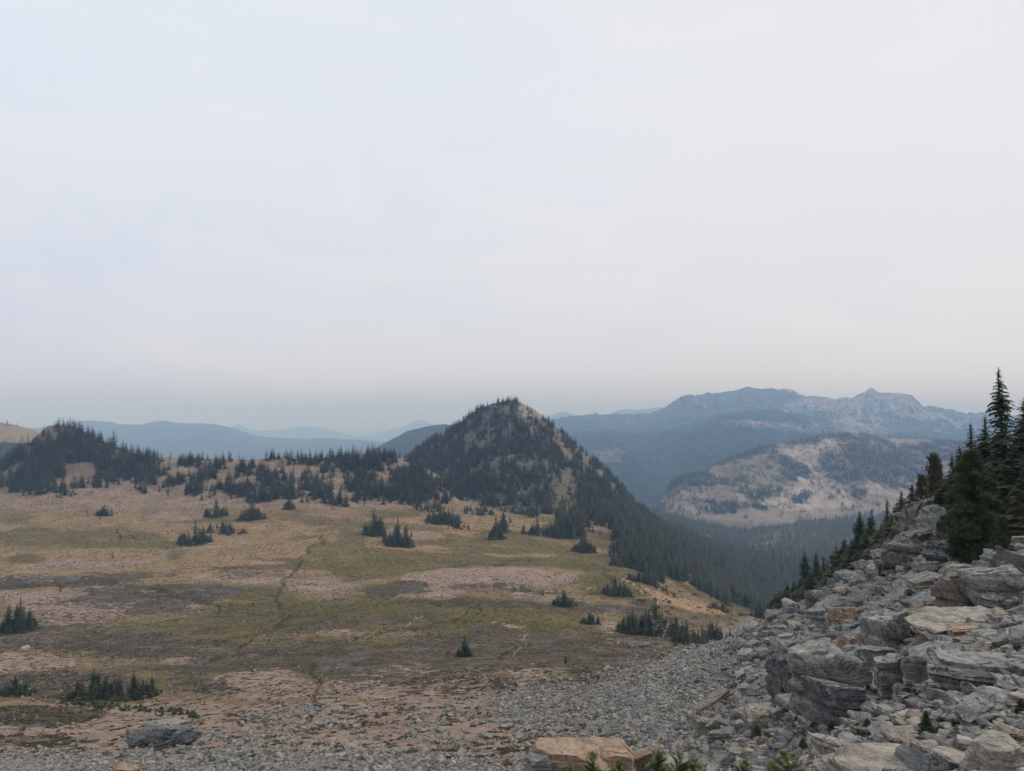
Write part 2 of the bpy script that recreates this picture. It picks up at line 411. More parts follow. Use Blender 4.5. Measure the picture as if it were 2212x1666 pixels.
def slope_material(name, rock_a, rock_b, soil_a, soil_b, wood=(0.035, 0.05, 0.035), sc=1.0, WGAIN=2.4):
    """mountain faces: attribute 'cover' r = bare soil or scree, g = woodland floor, b = light streaks, a = grass"""
    m, T = mat(name)
    P = T.node('ShaderNodeNewGeometry').outputs['Position']
    A = T.node('ShaderNodeAttribute', {'attribute_name': 'cover'}); sa = T.node('ShaderNodeSeparateColor', _0=A.outputs['Color'])
    n1 = T.noise(P, 0.012 * sc, 6, 0.65); n2 = T.noise(T.scale(P, (1, 1, .6)), 0.05 * sc, 9, 0.74, 0.4); n3 = T.noise(T.scale(P, (1, 1, 0.45)), 0.25 * sc, 4, 0.7)
    rock = T.mix(T.step(n2, 0.38, 0.62), tuple(x * .6 for x in rock_a), tuple(x * 1.1 for x in rock_b))
    rock = T.mix(T.math('MULTIPLY', n3, 0.6), rock, (rock_a[0] * .45, rock_a[1] * .45, rock_a[2] * .5))
    soil = T.mix(n3, soil_a, soil_b)
    f = T.step(T.math('ADD', sa.outputs[0], T.math('MULTIPLY', T.math('SUBTRACT', n2, 0.5), 1.3)), 0.4, 0.6)
    c = T.mix(f, rock, soil)
    g = T.step(T.math('ADD', A.outputs['Alpha'], T.math('MULTIPLY', T.math('SUBTRACT', n2, 0.5), 1.2)), 0.4, 0.7)
    c = T.mix(g, c, T.mix(n3, (0.12, 0.12, 0.055), (0.22, 0.19, 0.095)))
    b = T.step(T.math('ADD', sa.outputs[2], T.math('MULTIPLY', T.math('SUBTRACT', n2, 0.5), 1.0)), 0.42, 0.65)
    c = T.mix(b, c, T.mix(n3, tuple(min(1, x * 1.15) for x in soil_b), tuple(min(1, x * 1.5) for x in rock_b)))
    w = T.step(T.math('ADD', sa.outputs[1], T.math('MULTIPLY', T.math('SUBTRACT', n2, 0.5), WGAIN)), 0.44, 0.54)
    c = T.mix(w, c, T.mix(n3, tuple(x * 0.7 for x in wood), tuple(x * 1.5 for x in wood)))
    h = T.math('ADD', T.math('MULTIPLY', n2, 12.0 / sc), T.math('MULTIPLY', n3, 4.0 / sc))
    finish(T, c, 0.95, h, 1.0, 0.9, 0.1)
    return m

def rock_material(name, ca, cb, cc, lichen=0.4, rust=0.5):
    m, T = mat(name)
    tcn = T.node('ShaderNodeTexCoord'); P = tcn.outputs['Object']
    oi = T.node('ShaderNodeObjectInfo'); rnd = oi.outputs['Random']
    geo = T.node('ShaderNodeNewGeometry')
    shift = T.node('ShaderNodeCombineXYZ', _0=T.math('MULTIPLY', rnd, 37.0), _1=T.math('MULTIPLY', rnd, 91.0), _2=rnd).outputs[0]
    # world-size pattern: rotation from the object, scale from the world
    Pw = T.vmath('ADD', T.node('ShaderNodeNewGeometry').outputs['Position'], shift)
    big = T.noise(Pw, 0.9, 4, 0.6, 0.5); mid = T.noise(Pw, 4.5, 5, 0.68); fine = T.noise(Pw, 22.0, 4, 0.75)
    lay = T.noise(T.scale(Pw, (0.9, 0.9, 9.0)), 1.6, 5, 0.65, 0.6)
    lay2 = T.noise(T.scale(Pw, (2.0, 2.0, 26.0)), 1.3, 3, 0.6, 0.3)
    c = T.mix(T.step(mid, 0.34, 0.66), ca, cb)
    c = T.mix(T.math('MULTIPLY', T.step(lay, 0.45, 0.66), 0.5), c, cc)
    r2 = T.math('FRACT', T.math('MULTIPLY', rnd, 7.31)); r3 = T.math('FRACT', T.math('MULTIPLY', rnd, 13.7))
    c = T.mix(T.math('MULTIPLY', T.step(r2, 0.74, 0.98), 0.55), c, (0.30, 0.235, 0.18))
    c = T.mix(T.math('MULTIPLY', T.step(r3, 0.80, 0.98), 0.6), c, (0.11, 0.12, 0.14))
    # rust-brown fracture faces: on the sides, in patches
    nz = T.node('ShaderNodeSeparateXYZ', Vector=geo.outputs['Normal']).outputs[2]
    side = T.step(nz, 0.55, 0.05)
    rs = T.math('MULTIPLY', side, T.step(T.math('ADD', big, T.math('MULTIPLY', T.math('SUBTRACT', lay, 0.5), 0.4)), 0.50, 0.62))
    c = T.mix(T.math('MULTIPLY', rs, rust), c, T.mix(lay2, (0.10, 0.062, 0.035), (0.25, 0.165, 0.095)))
    # lichen on tops
    ln = T.noise(Pw, 2.6, 5, 0.7, 0.4); ln2 = T.noise(Pw, 13.0, 3, 0.7)
    lf = T.math('MULTIPLY', T.math('MULTIPLY', T.step(ln, 0.52, 0.62), T.step(ln2, 0.42, 0.55)), T.step(nz, 0.2, 0.7))
    c = T.mix(T.math('MULTIPLY', lf, lichen), c, T.mix(ln2, (0.36, 0.39, 0.28), (0.50, 0.51, 0.36)))
    dk = T.step(T.noise(Pw, 6.5, 4, 0.7), 0.60, 0.72)
    c = T.mix(T.math('MULTIPLY', dk, 0.6), c, (0.05, 0.05, 0.048))
    bl = T.noise(Pw, 2.1, 6, 0.72, 0.8)
    c = T.mix(0.55, c, T.mix(T.step(bl, 0.34, 0.66), (0.2, 0.2, 0.205), (0.78, 0.77, 0.75)), 'OVERLAY')
    # cracks
    ck = T.vor(T.vmath('ADD', T.scale(Pw, (1, 1, 1.6)), T.vmath('SCALE', T.noise(Pw, 3.0, 3, 0.6, 0, True))), 2.2, 'DISTANCE_TO_EDGE')
    crack = T.step(ck, 0.022, 0.0)
    crack = T.math('MULTIPLY', crack, T.step(T.noise(Pw, 1.3, 3, 0.6), 0.5, 0.6))
    c = T.mix(T.math('MULTIPLY', crack, 0.5), c, (0.05, 0.042, 0.036))
    c = T.mix(0.5, c, T.mix(fine, (0.15, 0.15, 0.15), (0.85, 0.85, 0.85)), 'OVERLAY')
    h = T.math('ADD', T.math('MULTIPLY', mid, 0.5), T.math('ADD', T.math('MULTIPLY', lay, 0.55), T.math('ADD', T.math('MULTIPLY', fine, 0.12), T.math('MULTIPLY', lay2, 0.35))))
    h = T.math('SUBTRACT', h, T.math('MULTIPLY', crack, 0.5))
    finish(T, c, 0.88, h, 0.16, 1.0, 0.25)
    return m

def foliage_material(name, ca, cb, tip=None, var=0.5):
    m, T = mat(name)
    P = T.node('ShaderNodeNewGeometry').outputs['Position']
    rnd = T.node('ShaderNodeObjectInfo').outputs['Random']
    n = T.noise(P, 1.1, 3, 0.6)
    c = T.mix(T.step(n, 0.3, 0.7), ca, cb)
    c = T.mix(T.math('MULTIPLY', T.step(rnd, 0.5, 1.0), var), c, (0.13, 0.118, 0.055))
    c = T.mix(T.math('MULTIPLY', T.step(T.math('FRACT', T.math('MULTIPLY', rnd, 5.7)), 0.85, 1.0), var * 0.8), c, (0.10, 0.085, 0.07))
    if tip:
        a = T.node('ShaderNodeAttribute', {'attribute_name': 'tip'}).outputs['Fac']
        c = T.mix(a, c, tip)
    p = T.node('ShaderNodeBsdfPrincipled', Roughness=0.75); T.l.new(c, p.inputs['Base Color']); p.inputs['Specular IOR Level'].default_value = 0.25
    tr = T.node('ShaderNodeBsdfTranslucent', Color=c)
    mx = T.node('ShaderNodeMixShader', _0=0.18, _1=p.outputs[0], _2=tr.outputs[0])
    T.node('ShaderNodeOutputMaterial', Surface=mx.outputs[0])
    return m
def bark_material(name, a, b):
    m, T = mat(name)
    P = T.node('ShaderNodeTexCoord').outputs['Object']
    n = T.noise(T.scale(P, (6, 6, 0.8)), 2.0, 5, 0.7)
    finish(T, T.mix(n, a, b), 0.9, n, 0.03, 0.8, 0.15)
    return m

M_GROUND = ground_material()
M_ROCK = rock_material('grey_rock', (0.165, 0.172, 0.172), (0.30, 0.302, 0.29), (0.36, 0.34, 0.31))
M_PALE = rock_material('pale_rock', (0.29, 0.255, 0.215), (0.42, 0.385, 0.335), (0.30, 0.29, 0.275), 0.4, 0.6)
M_TAN = rock_material('tan_rock', (0.33, 0.235, 0.165), (0.42, 0.31, 0.235), (0.30, 0.20, 0.15), 0.1, 0.5)
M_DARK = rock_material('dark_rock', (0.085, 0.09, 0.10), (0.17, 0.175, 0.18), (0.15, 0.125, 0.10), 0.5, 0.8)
M_FIR = foliage_material('fir_needles', (0.030, 0.046, 0.021), (0.064, 0.082, 0.034), None, 0.7)
M_PINE = foliage_material('pine_needles', (0.035, 0.058, 0.022), (0.070, 0.095, 0.030), None, 0.2)
M_SEED = foliage_material('young_needles', (0.08, 0.12, 0.05), (0.14, 0.18, 0.075), (0.34, 0.36, 0.13), 0.0)
M_BARK = bark_material('bark', (0.055, 0.042, 0.032), (0.13, 0.105, 0.085))
M_SNAG = bark_material('bleached_wood', (0.22, 0.20, 0.185), (0.46, 0.43, 0.40))
M_HEATH = foliage_material('heath_leaves', (0.075, 0.06, 0.035), (0.13, 0.108, 0.06), None, 0.6)

# ------------------------------------------------------------------ ground cover painted on the basin
def paint_ground():
    U, V = project(X0, Y0, ZT)
    wx = (fbm(X0 / 22, Y0 / 22, 4, 71) - 0.5); wy = (fbm(X0 / 22 + 50, Y0 / 22, 4, 72) - 0.5)
    k = np.clip(Y0 / 300, 0.5, 1.6)
    u = U + wx * 46 / k; v = V + wy * 20 / k
    z = np.zeros_like(U); green = z.copy(); straw = z.copy(); bare = z.copy(); heath = z.copy(); scree = z.copy(); dark = z.copy(); trail = z.copy(); orange = z.copy()
    mx = np.maximum
    # upper apron: pinkish gravelly slope under the ridge
    bare = mx(bare, 0.54 * sstep(-v, -1135, -1085)); bare = mx(bare, 0.42 * sstep(-v, -1400, -1000))
    straw = mx(straw, 0.62 * sstep(v, 1085, 1130) * sstep(-v, -1290, -1240))
    straw = mx(straw, 0.85 * poly(u, v, [(720,1230),(760,1140),(900,1090),(1100,1150),(1330,1140),(1340,1190),(1200,1225),(980,1235),(800,1260)], 15))
    for e in [(120,1168,150,22,.55),(60,1205,45,12,.75),(210,1150,120,16,.5),(380,1200,26,14,.6),(850,1110,70,12,.7),(760,1170,36,40,.6),(700,1190,45,22,.62),
              (1100,1215,140,10,.75),(1290,1218,90,22,.85),(1330,1262,80,34,.8),(1180,1255,150,14,.35),(820,1275,36,16,.85),(560,1290,90,26,.7),
              (640,1330,230,38,.78),(900,1320,260,40,.82),(1050,1345,170,36,.92),(430,1360,170,24,.74),(300,1385,150,16,.62),(560,1395,110,20,.6),(1200,1355,120,50,.66),(1480,1312,130,14,.6),(1560,1325,70,14,.85),
              (1330,1410,160,40,.45)]:
        green = mx(green, e[4] * ell(u, v, *e[:4], 0.35))
    for e in [(230,1300,230,34,.75),(60,1250,150,10,.7),(170,1335,90,12,1.0),(1060,1248,190,22,.95),(930,1275,75,16,.95),(1165,1285,58,12,.95),(690,1265,80,28,.5),
              (70,1428,90,20,.95),(570,1478,110,38,1.0),(400,1430,60,8,.8),(690,1500,45,28,.5),(1050,1500,170,36,.8),(1130,1455,36,30,.9),(900,1478,200,40,.72),(150,1570,220,34,1.0),(400,1570,140,24,.8),
              (280,1540,300,24,.6),(730,1365,44,8,.6),(1350,1360,60,16,.55),(1420,1300,60,9,.8),(1335,1395,90,18,.6)]:
        bare = mx(bare, e[4] * ell(u, v, *e[:4], 0.25)); green = green * (1 - .75 * e[4] * ell(u, v, *e[:4], 0.2)); straw = straw * (1 - .7 * e[4] * ell(u, v, *e[:4], 0.2))
    for e in [(290,1305,150,26,.55),(540,1240,110,16,.5),(250,1385,190,36,.62),(120,1350,150,30,.5),(800,1345,260,60,.42),(330,1400,120,24,.75),(640,1385,100,20,.5),(880,1265,50,14,.8),(1060,1265,110,7,.6),
              (700,1420,150,40,.68),(900,1440,240,44,.60),(540,1425,170,26,.66),(980,1470,160,34,.50),(1200,1400,190,45,.66),(1330,1440,130,34,.72),(1420,1400,150,60,.6),(1480,1345,150,18,.55),
              (1060,1365,60,16,.6),(60,1375,80,26,.6),(120,1480,240,34,.75),(90,1545,180,28,.75),(60,1600,160,16,.7),(450,1480,90,30,.6),(740,1300,60,14,.5),(130,1262,150,8,.7),(1240,1290,160,18,.35),(680,1350,40,9,.7),
              (1130,1418,120,30,.7)]:
        heath = mx(heath, e[4] * ell(u, v, *e[:4], 0.4))
    heath = mx(heath, 0.40 * sstep(v, 1395, 1420) * sstep(-v, -1560, -1490)); heath = mx(heath, .36 * sstep(v, 1275, 1310) * (U < 1330))
    orange = mx(orange, poly(u, v, [(1390,1265),(1450,1290),(1520,1300),(1590,1328),(1560,1330),(1470,1312),(1400,1290)], 7) * .95)
    orange = mx(orange, poly(u, v, [(1425,1200),(1460,1225),(1500,1255),(1470,1260),(1420,1225)], 7) * .7)
    band = fbm(X0 / 70 + 3, Y0 / 26, 5, 411); band2 = fbm(X0 / 45 - Y0 / 90, Y0 / 20 + 9, 5, 412); bm = sstep(v, 1075, 1130) * sstep(-v, -1560, -1450) * (U < 1420)
    green = mx(green, .78 * sstep(band, .50, .60) * bm * (1 - .6 * bare)); heath = mx(heath, .72 * sstep(band2, .55, .64) * bm * sstep(v, 1200, 1260)); bare = mx(bare, .75 * sstep(-band2, -.42, -.33) * bm * (1 - green))
    for e in [(1145,1433,26,6,.9),(1330,1385,30,6,.7),(520,1300,40,5,.4),(240,1535,60,8,.6)]: orange = mx(orange, e[4] * ell(u, v, *e[:4], 0.3))
    # scree apron, nearer than a wandering line
    edge = np.interp(U, [-1400, 0, 300, 420, 560, 700, 860, 1020, 1150, 1250, 1350, 1470, 1600, 1700, 1800, 2400], [1625, 1605, 1600, 1575, 1530, 1515, 1525, 1510, 1470, 1465, 1440, 1390, 1330, 1280, 1220, 1000])
    scree = sstep(v - edge, -34, 60) * (0.88 - 0.0 * v)
    n = fbm(X0 / 9, Y0 / 9, 4, 88); scree = scree * (0.55 + 0.75 * n); thin_ = sstep(-u, -1330, -1120) * sstep(-(v - np.interp(u, [0, 300, 600, 900, 1150], [1615, 1622, 1618, 1625, 1640])), -22, 14) * (1 - .9 * ell(u, v, 1130, 1515, 90, 40, .5)); bare = mx(bare, thin_ * .85 * (scree > .2)); scree = scree * (1 - .62 * thin_)
    near = sstep(-Y0, -190, -30) * sstep(U, 1350, 1600)
    scree = mx(scree, near * 0.62)
    strip = line(u, v, [(1590,1372),(1680,1322),(1800,1262)], 3.5) * (Y0 > 60); scree *= 1 - strip; orange = mx(orange, strip * .9)
    strip2 = line(u, v, [(1420,1470),(1500,1440)], 5); orange = mx(orange, strip2 * .6)
    moss = line(u, v, [(1150,1490),(1240,1480),(1230,1495),(1170,1512)], 9) * ell(u, v, 1190, 1495, 90, 24); green = mx(green, moss * .9); scree *= 1 - .8 * moss
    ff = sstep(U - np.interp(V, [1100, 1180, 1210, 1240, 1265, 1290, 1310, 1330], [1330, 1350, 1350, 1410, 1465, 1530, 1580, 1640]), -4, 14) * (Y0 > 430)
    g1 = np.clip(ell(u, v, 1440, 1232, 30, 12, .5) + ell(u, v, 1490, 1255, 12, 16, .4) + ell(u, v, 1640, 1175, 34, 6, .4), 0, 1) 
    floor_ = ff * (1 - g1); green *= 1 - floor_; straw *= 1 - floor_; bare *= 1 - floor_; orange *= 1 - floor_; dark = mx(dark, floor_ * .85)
    kn = poly(u, v, [(-60,1000),(20,970),(60,945),(95,925),(170,918),(230,950),(330,985),(330,1015),(230,1030),(-60,1040)], 10) * (Y0 > 500); dark = mx(dark, kn * .6)
    # water-worn lines and the walkers' trail
    U2 = U + (fbm(X0 / 16, Y0 / 16, 4, 55) - .5) * 46; V2 = V + (fbm(X0 / 16, Y0 / 16 + 9, 4, 56) - .5) * 18
    for w, pts in [(1.6,[(600,1302),(700,1300),(780,1291),(850,1289),(940,1293),(1010,1288),(1060,1298)]), (1.8,[(330,1446),(420,1436),(500,1402),(575,1362),(640,1330)]),
                   (1.6,[(450,1386),(540,1368),(620,1352)]), (1.6,[(690,1405),(770,1380),(850,1362),(920,1352),(1000,1335),(1020,1310),(1050,1290)]),
                   (3.2,[(0,1272),(90,1262),(190,1253),(290,1268),(380,1284),(460,1308),(470,1320)]), (3.0,[(690,1160),(668,1190),(640,1225),(612,1262),(600,1290),(606,1310)]),
                   (4.0,[(678,1438),(690,1470),(684,1500),(700,1528)]), (1.5,[(990,1225),(1060,1215),(1120,1210),(1200,1214)]), (1.5,[(1275,1215),(1300,1228),(1310,1250),(1330,1262)]),
                   (3.0,[(700,1530),(660,1560)]), (1.3,[(1110,1275),(1170,1268),(1225,1280),(1290,1284)]), (2.2,[(1460,1262),(1520,1290),(1590,1310),(1640,1322)]), (2.0,[(1080,1425),(1110,1400),(1130,1392)]),
                   (1.2,[(870,1300),(960,1306),(1030,1300),(1042,1318),(1030,1330)]), (2.4,[(1250,1440),(1265,1470),(1300,1490)]), (2.0,[(1090,1440),(1120,1480),(1110,1500)])]:
        dark = mx(dark, line(U2, V2, pts, w * 1.15) * 0.8)
    for w, pts in [(1.2,[(1060,1342),(1100,1350),(1133,1352),(1141,1368),(1128,1386),(1112,1402),(1118,1422)]), (1.4,[(1336,1250),(1362,1258),(1385,1270),(1402,1284)]),
                   (0.9,[(920,1290),(945,1286),(985,1290)]), (0.8,[(1108,1270),(1150,1266),(1200,1272)]), (1.0,[(1260,1270),(1295,1266),(1290,1274)]), (0.9,[(870,1358),(905,1330)])]:
        trail = mx(trail, line(U2, V2, pts, w) * .8)
    far = sstep(Y0, 820, 900)
    return (np.stack([green, straw, bare * (1 - far * .5), heath * (1 - .6 * scree)], -1), np.stack([scree, dark, trail, orange], -1))
CA, CB = paint_ground()
CARVE = np.where(Y0 < 700, CB[..., 1], 0) * (CB[..., 1] > .3) * (U0 < 1330); ZT -= CARVE * np.clip(Y0 / 300, .5, 1.3); RT = ZT / YT[None]
P0 = np.stack([X0, Y0, ZT], -1)
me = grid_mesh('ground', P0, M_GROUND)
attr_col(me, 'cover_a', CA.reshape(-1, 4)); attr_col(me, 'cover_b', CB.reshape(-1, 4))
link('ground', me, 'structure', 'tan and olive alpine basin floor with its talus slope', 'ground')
# land beyond, down to the lowlands
me = raw_mesh('lowland', [(-41000, 2600, -620), (41000, 2600, -620), (41000, 51000, -740), (-41000, 51000, -740)], [(0, 1, 2, 3)], slope_material('lowland_woods', (.1,.1,.1), (.12,.12,.1), (.05,.07,.05), (.06,.08,.06)))
link('lowland', me, 'structure', 'blue hazy lowland beyond the ridges', 'lowland')

# ------------------------------------------------------------------ hills and mountains
def hill(name, label, cat, crest, base, material, nu=200, nt=70, prof=1.0, rough=1.0, wl=120.0, back=0.5, seed=1, paint=None, crest_rough=1.0, zmul=1.0):
    """crest and base: lists of (u, v, distance). Returns the point grid for planting trees."""
    c = np.array(crest, float); b = np.array(base, float)
    us = np.linspace(c[0, 0], c[-1, 0], nu)
    cv = np.interp(us, c[:, 0], c[:, 1]); cy = np.interp(us, c[:, 0], c[:, 2]); bv = np.interp(us, b[:, 0], b[:, 1]); byy = np.interp(us, b[:, 0], b[:, 2])
    kn = max(2, nu // 90)
    cy = gsm(cy[:, None], kn * 2, 0)[:, 0]; byy = gsm(byy[:, None], kn * 2, 0)[:, 0]
    t = np.concatenate([[-0.12, -0.04], np.linspace(0, 1, nt), 1 + np.linspace(0, back, nt // 3)[1:]])
    s = s_of(us, (cv + bv) / 2)[:, None]
    tt = np.clip(t, 0, 1)[None]
    Y = byy[:, None] + (cy - byy)[:, None] * tt
    zc = ratio(cv) * cy; zb = ratio(bv) * byy
    p = prof[1] if isinstance(prof, tuple) else prof
    Z = zb[:, None] + (zc - zb)[:, None] * tt ** p
    bk = np.maximum(t - 1, 0)[None]; ext = (cy - byy)[:, None] * bk
    Y = Y + ext; Z = Z - np.abs(ext) * 0.75 + np.minimum(t, 0)[None] * 1.2 * (cy - byy)[:, None]; Y = Y + np.minimum(t, 0)[None] * 0.5 * (cy - byy)[:, None]
    X = s * Y
    fade = np.sin(np.clip(tt, 0, 1) * math.pi * 0.98 + 0.02) ** 0.7
    n = (ridged(X / wl, Z / wl * 0.45 + Y / wl * 0.25, 5, seed) - 0.5) * 2
    n2 = (fbm(X / wl * 5, Y / wl * 5, 4, seed + 5) - 0.5) * 2
    Z = Z + (n * 0.16 + n2 * 0.06) * wl * rough * fade * zmul
    Z = Z + (fbm(X / (wl * .1), Y / (wl * .4), 3, seed + 8) - 0.5) * 0.035 * wl * rough * crest_rough
    n3 = ridged(X / wl * 4.3, Z / wl * 3.0 + Y / wl, 4, seed + 77) - 0.5
    Z = Z + n3 * .10 * wl * rough * np.clip(fade * 1.3, 0, 1) * zmul; Y = Y - n3 * .16 * wl * rough * fade
    Y = Y - n * 0.30 * wl * rough * fade
    X = s * Y
    P = np.stack([X, Y, Z], -1)
    me = grid_mesh(name, P, material)
    U, V = project(X, Y, Z)
    T = np.broadcast_to(t[None], U.shape)
    C = paint(U, V, T, X, Y, Z, n) if paint else np.zeros(U.shape + (4,))
    attr_col(me, 'cover', np.asarray(C).reshape(-1, 4))
    o = link(name, me, 'structure', label, cat)
    return P, U, V, T, n

def warp(U, V, X, Z, a, sc):
    return U + (fbm(X / sc, Z / sc * 2, 5, 301) - .5) * a, V + (fbm(X / sc + 40, Z / sc * 2, 5, 302) - .5) * a * .45
def pk(*ch): return np.stack([np.clip(c, 0, 1) for c in ch], -1)
# central pointed peak
M_PEAK = slope_material('peak_slope', (0.19, 0.17, 0.15), (0.28, 0.245, 0.205), (0.165, 0.138, 0.10), (0.265, 0.22, 0.165), sc=2.2)
def paint_peak(U, V, T, X, Y, Z, n):
    U, V = warp(U, V, X, Z, 90, 30)
    right = sstep(U - np.interp(V, [860, 950, 1050, 1110], [1100, 1140, 1220, 1290]), -60, 60)
    soil = 0.35 + 0.3 * right
    wood = (1 - right) * 0.15 + .2
    pale = 0.5 * ell(U, V, 1150, 890, 50, 22) + 0.12 * right * (V < 1000)
    grass = 0.8 * ell(U, V, 1215, 1075, 55, 40) + 0.3 * (V > 1060)
    return pk(soil, wood, pale, grass)
PEAK = hill('peak', 'steep pointed peak covered in dark firs with bare rock on its right side', 'mountain',
  [(780,1090,1000),(840,1040,1010),(890,980,1030),(925,955,1040),(960,932,1050),(1000,908,1060),(1030,886,1065),(1055,875,1070),(1080,869,1070),(1100,866,1070),(1125,870,1070),(1150,882,1065),(1180,905,1055),(1210,930,1045),(1240,956,1030),(1275,986,1015),(1305,1012,1000),(1335,1043,985),(1360,1076,970),(1400,1110,950),(1450,1150,930),(1500,1200,930)],
  [(780,1110,800),(880,1080,780),(960,1070,745),(1000,1090,705),(1100,1118,680),(1200,1118,690),(1300,1118,725),(1360,1122,770),(1400,1150,800),(1500,1220,860)],
  M_PEAK, 300, 130, 1.12, 0.55, 70, 0.7, 11, paint_peak, 0.8)
# rocky hill in the middle distance, right
M_RHILL = slope_material('rocky_hill_slope', (0.24, 0.215, 0.19), (0.36, 0.31, 0.265), (0.27, 0.215, 0.165), (0.42, 0.35, 0.28), sc=1.0)
def wood_rhill(U, V):
    w = 0 * U
    for e in [(1590,972,60,14),(1560,990,50,10),(1640,960,30,9),(1665,995,40,12),(1850,1010,60,42),(1920,1000,70,34),(1990,965,110,14),(1960,1035,40,22),(1800,990,20,18),(1700,1010,26,18),(1560,1045,34,13),(1480,1050,40,10),
              (1640,1055,30,14),(1730,1070,22,10),(1690,1030,24,12),(1760,950,60,9),(1850,948,80,10),(2080,970,90,18),(1500,1030,26,9),(1840,1060,20,16),(1620,1085,40,8),(1550,1090,60,8)]:
        w = np.maximum(w, ell(U, V, *e, 0.4))
    return w
def paint_rhill(U, V, T, X, Y, Z, n):
    U, V = warp(U, V, X, Z, 150, 110)
    soil = 0.55 + 0.2 * sstep(V, 1010, 1060)
    pale = 0.8 * poly(U, V, [(1700,1010),(1740,1000),(1800,1060),(1830,1095),(1720,1100),(1640,1090)], 12) + 0.6 * ell(U, V, 1760, 980, 90, 26) + .5 * ell(U, V, 1960, 1060, 100, 26)
    grass = 0.5 * ell(U, V, 1640, 1020, 120, 30) + .5 * ell(U, V, 1900, 1085, 90, 10)
    return pk(soil, wood_rhill(U, V) * .25 + .14, pale, grass)
RHILL = hill('rocky_hill', 'broad pale rocky hill with tree patches beyond the valley forest', 'hill',
  [(1370,1135,2100),(1405,1112,2120),(1428,1085,2140),(1440,1066,2150),(1450,1042,2180),(1480,1030,2220),(1520,1022,2300),(1550,1003,2350),(1590,985,2400),(1620,977,2430),(1670,962,2480),(1720,952,2520),(1770,943,2550),(1810,938,2570),(1870,940,2580),(1930,947,2580),(2000,950,2580),(2050,954,2560),(2120,962,2540),(2212,968,2500),(2500,985,2450),(2900,1040,2400)],
  [(1370,1145,1950),(1450,1122,1900),(1500,1116,1850),(1600,1130,1800),(1700,1130,1800),(1800,1122,1800),(1900,1110,1850),(2000,1096,1900),(2212,1080,1950),(2900,1080,1950)],
  M_RHILL, 460, 170, 0.9, 1.1, 150, 0.6, 23, paint_rhill, 0.8)
# far wooded spur and the high range behind it
M_SPUR = slope_material('far_woods_slope', (0.22, 0.21, 0.19), (0.40, 0.355, 0.31), (0.40, 0.34, 0.28), (0.52, 0.44, 0.37), wood=(0.018, 0.028, 0.021), sc=0.45, WGAIN=3.0)
def paint_spur(U, V, T, X, Y, Z, n):
    U, V = warp(U, V, X, Z, 120, 250)
    cl = np.maximum(ell(U, V, 1620, 925, 130, 16, .5), ell(U, V, 1325, 985, 46, 18, .4)); cl = np.maximum(cl, ell(U, V, 1900, 920, 260, 24, .5))
    cl = cl * (0.75 + .9 * (fbm(X / 130, Z / 60, 4, 5) - .3))
    return pk(0.5 * cl, 1 - cl * 0.72, cl * .4, 0 * U)
SPUR = hill('wooded_spur', 'dark blue wooded spur in front of the high range', 'hill',
  [(1100,960,5200),(1190,945,5200),(1240,935,5200),(1300,934,5200),(1350,932,5150),(1420,930,5100),(1460,924,5000),(1500,915,5000),(1540,904,4950),(1580,893,4900),(1620,889,4900),(1660,886,4900),(1720,893,4950),(1790,906,4950),(1900,922,4950),(2000,932,4950),(2212,945,4900),(2600,960,4800)],
  [(1100,1075,2900),(1300,1085,2850),(1500,1090,2800),(1800,1075,2900),(2212,1065,3000),(2600,1065,3000)],
  M_SPUR, 460, 130, 0.85, 1.1, 380, 0.3, 37, paint_spur, 1.8)
M_RANGE = slope_material('range_slope', (0.13, 0.125, 0.12), (0.34, 0.30, 0.265), (0.34, 0.285, 0.24), (0.48, 0.405, 0.34), wood=(0.016, 0.024, 0.02), sc=0.38, WGAIN=3.4)
def paint_range(U, V, T, X, Y, Z, n):
    U, V = warp(U, V, X, Z, 110, 300)
    gull = sstep(n, -0.5, 0.4)
    lowwood = sstep(V + (fbm(X / 160, Z / 90, 4, 3) - .5) * 70, 900, 950) 
    pale = np.maximum.reduce([ell(U, V, 1690, 850, 30, 7, .5), .8 * ell(U, V, 1495, 872, 30, 18, .4), .9 * ell(U, V, 1890, 895, 16, 34, .4), .8 * ell(U, V, 1860, 885, 16, 20), .7 * ell(U, V, 1960, 900, 22, 30), 1.0 * ell(U, V, 1905, 905, 8, 16)])
    return pk(0.25 + 0.4 * gull * (U > 1700), lowwood * .42 + 0.12 * (U < 1700) + .42, pale * .7, 0 * U)
RANGE = hill('mountain_range', 'long hazy blue mountain range with a knobbed summit on the right', 'mountain',
  [(1150,912,7000),(1200,903,7000),(1280,898,7000),(1350,897,7000),(1400,894,7000),(1425,888,7000),(1440,878,7000),(1460,866,6900),(1480,856,6900),(1500,852,6900),(1520,853,6900),(1548,851,6900),(1570,847,6850),(1590,844,6800),(1605,841,6800),(1620,837,6800),(1640,841,6800),(1660,839,6800),(1680,841,6800),(1700,840,6800),(1715,843,6800),(1728,851,6700),(1750,857,6600),(1790,859,6500),(1820,862,6500),(1845,858,6500),(1860,852,6500),(1872,848,6500),(1877,842,6500),(1884,840,6500),(1893,843,6500),(1900,849,6500),(1925,851,6500),(1955,851,6500),(1970,855,6450),(1983,866,6400),(1995,877,6400),(2010,880,6400),(2030,879,6400),(2055,886,6400),(2090,892,6400),(2140,893,6400),(2212,900,6400),(2400,915,6400),(2700,950,6300)],
  [(1150,960,5600),(1400,960,5500),(1700,960,5300),(2000,965,5200),(2212,965,5200),(2700,975,5200)],
  M_RANGE, 640, 190, 0.85, 1.15, 400, 0.3, 51, paint_range, 3.2)
M_FARW = slope_material('distant_woods', (0.10, 0.11, 0.10), (0.14, 0.14, 0.12), (0.16, 0.15, 0.12), (0.2, 0.18, 0.15), wood=(0.03, 0.042, 0.034), sc=0.25)
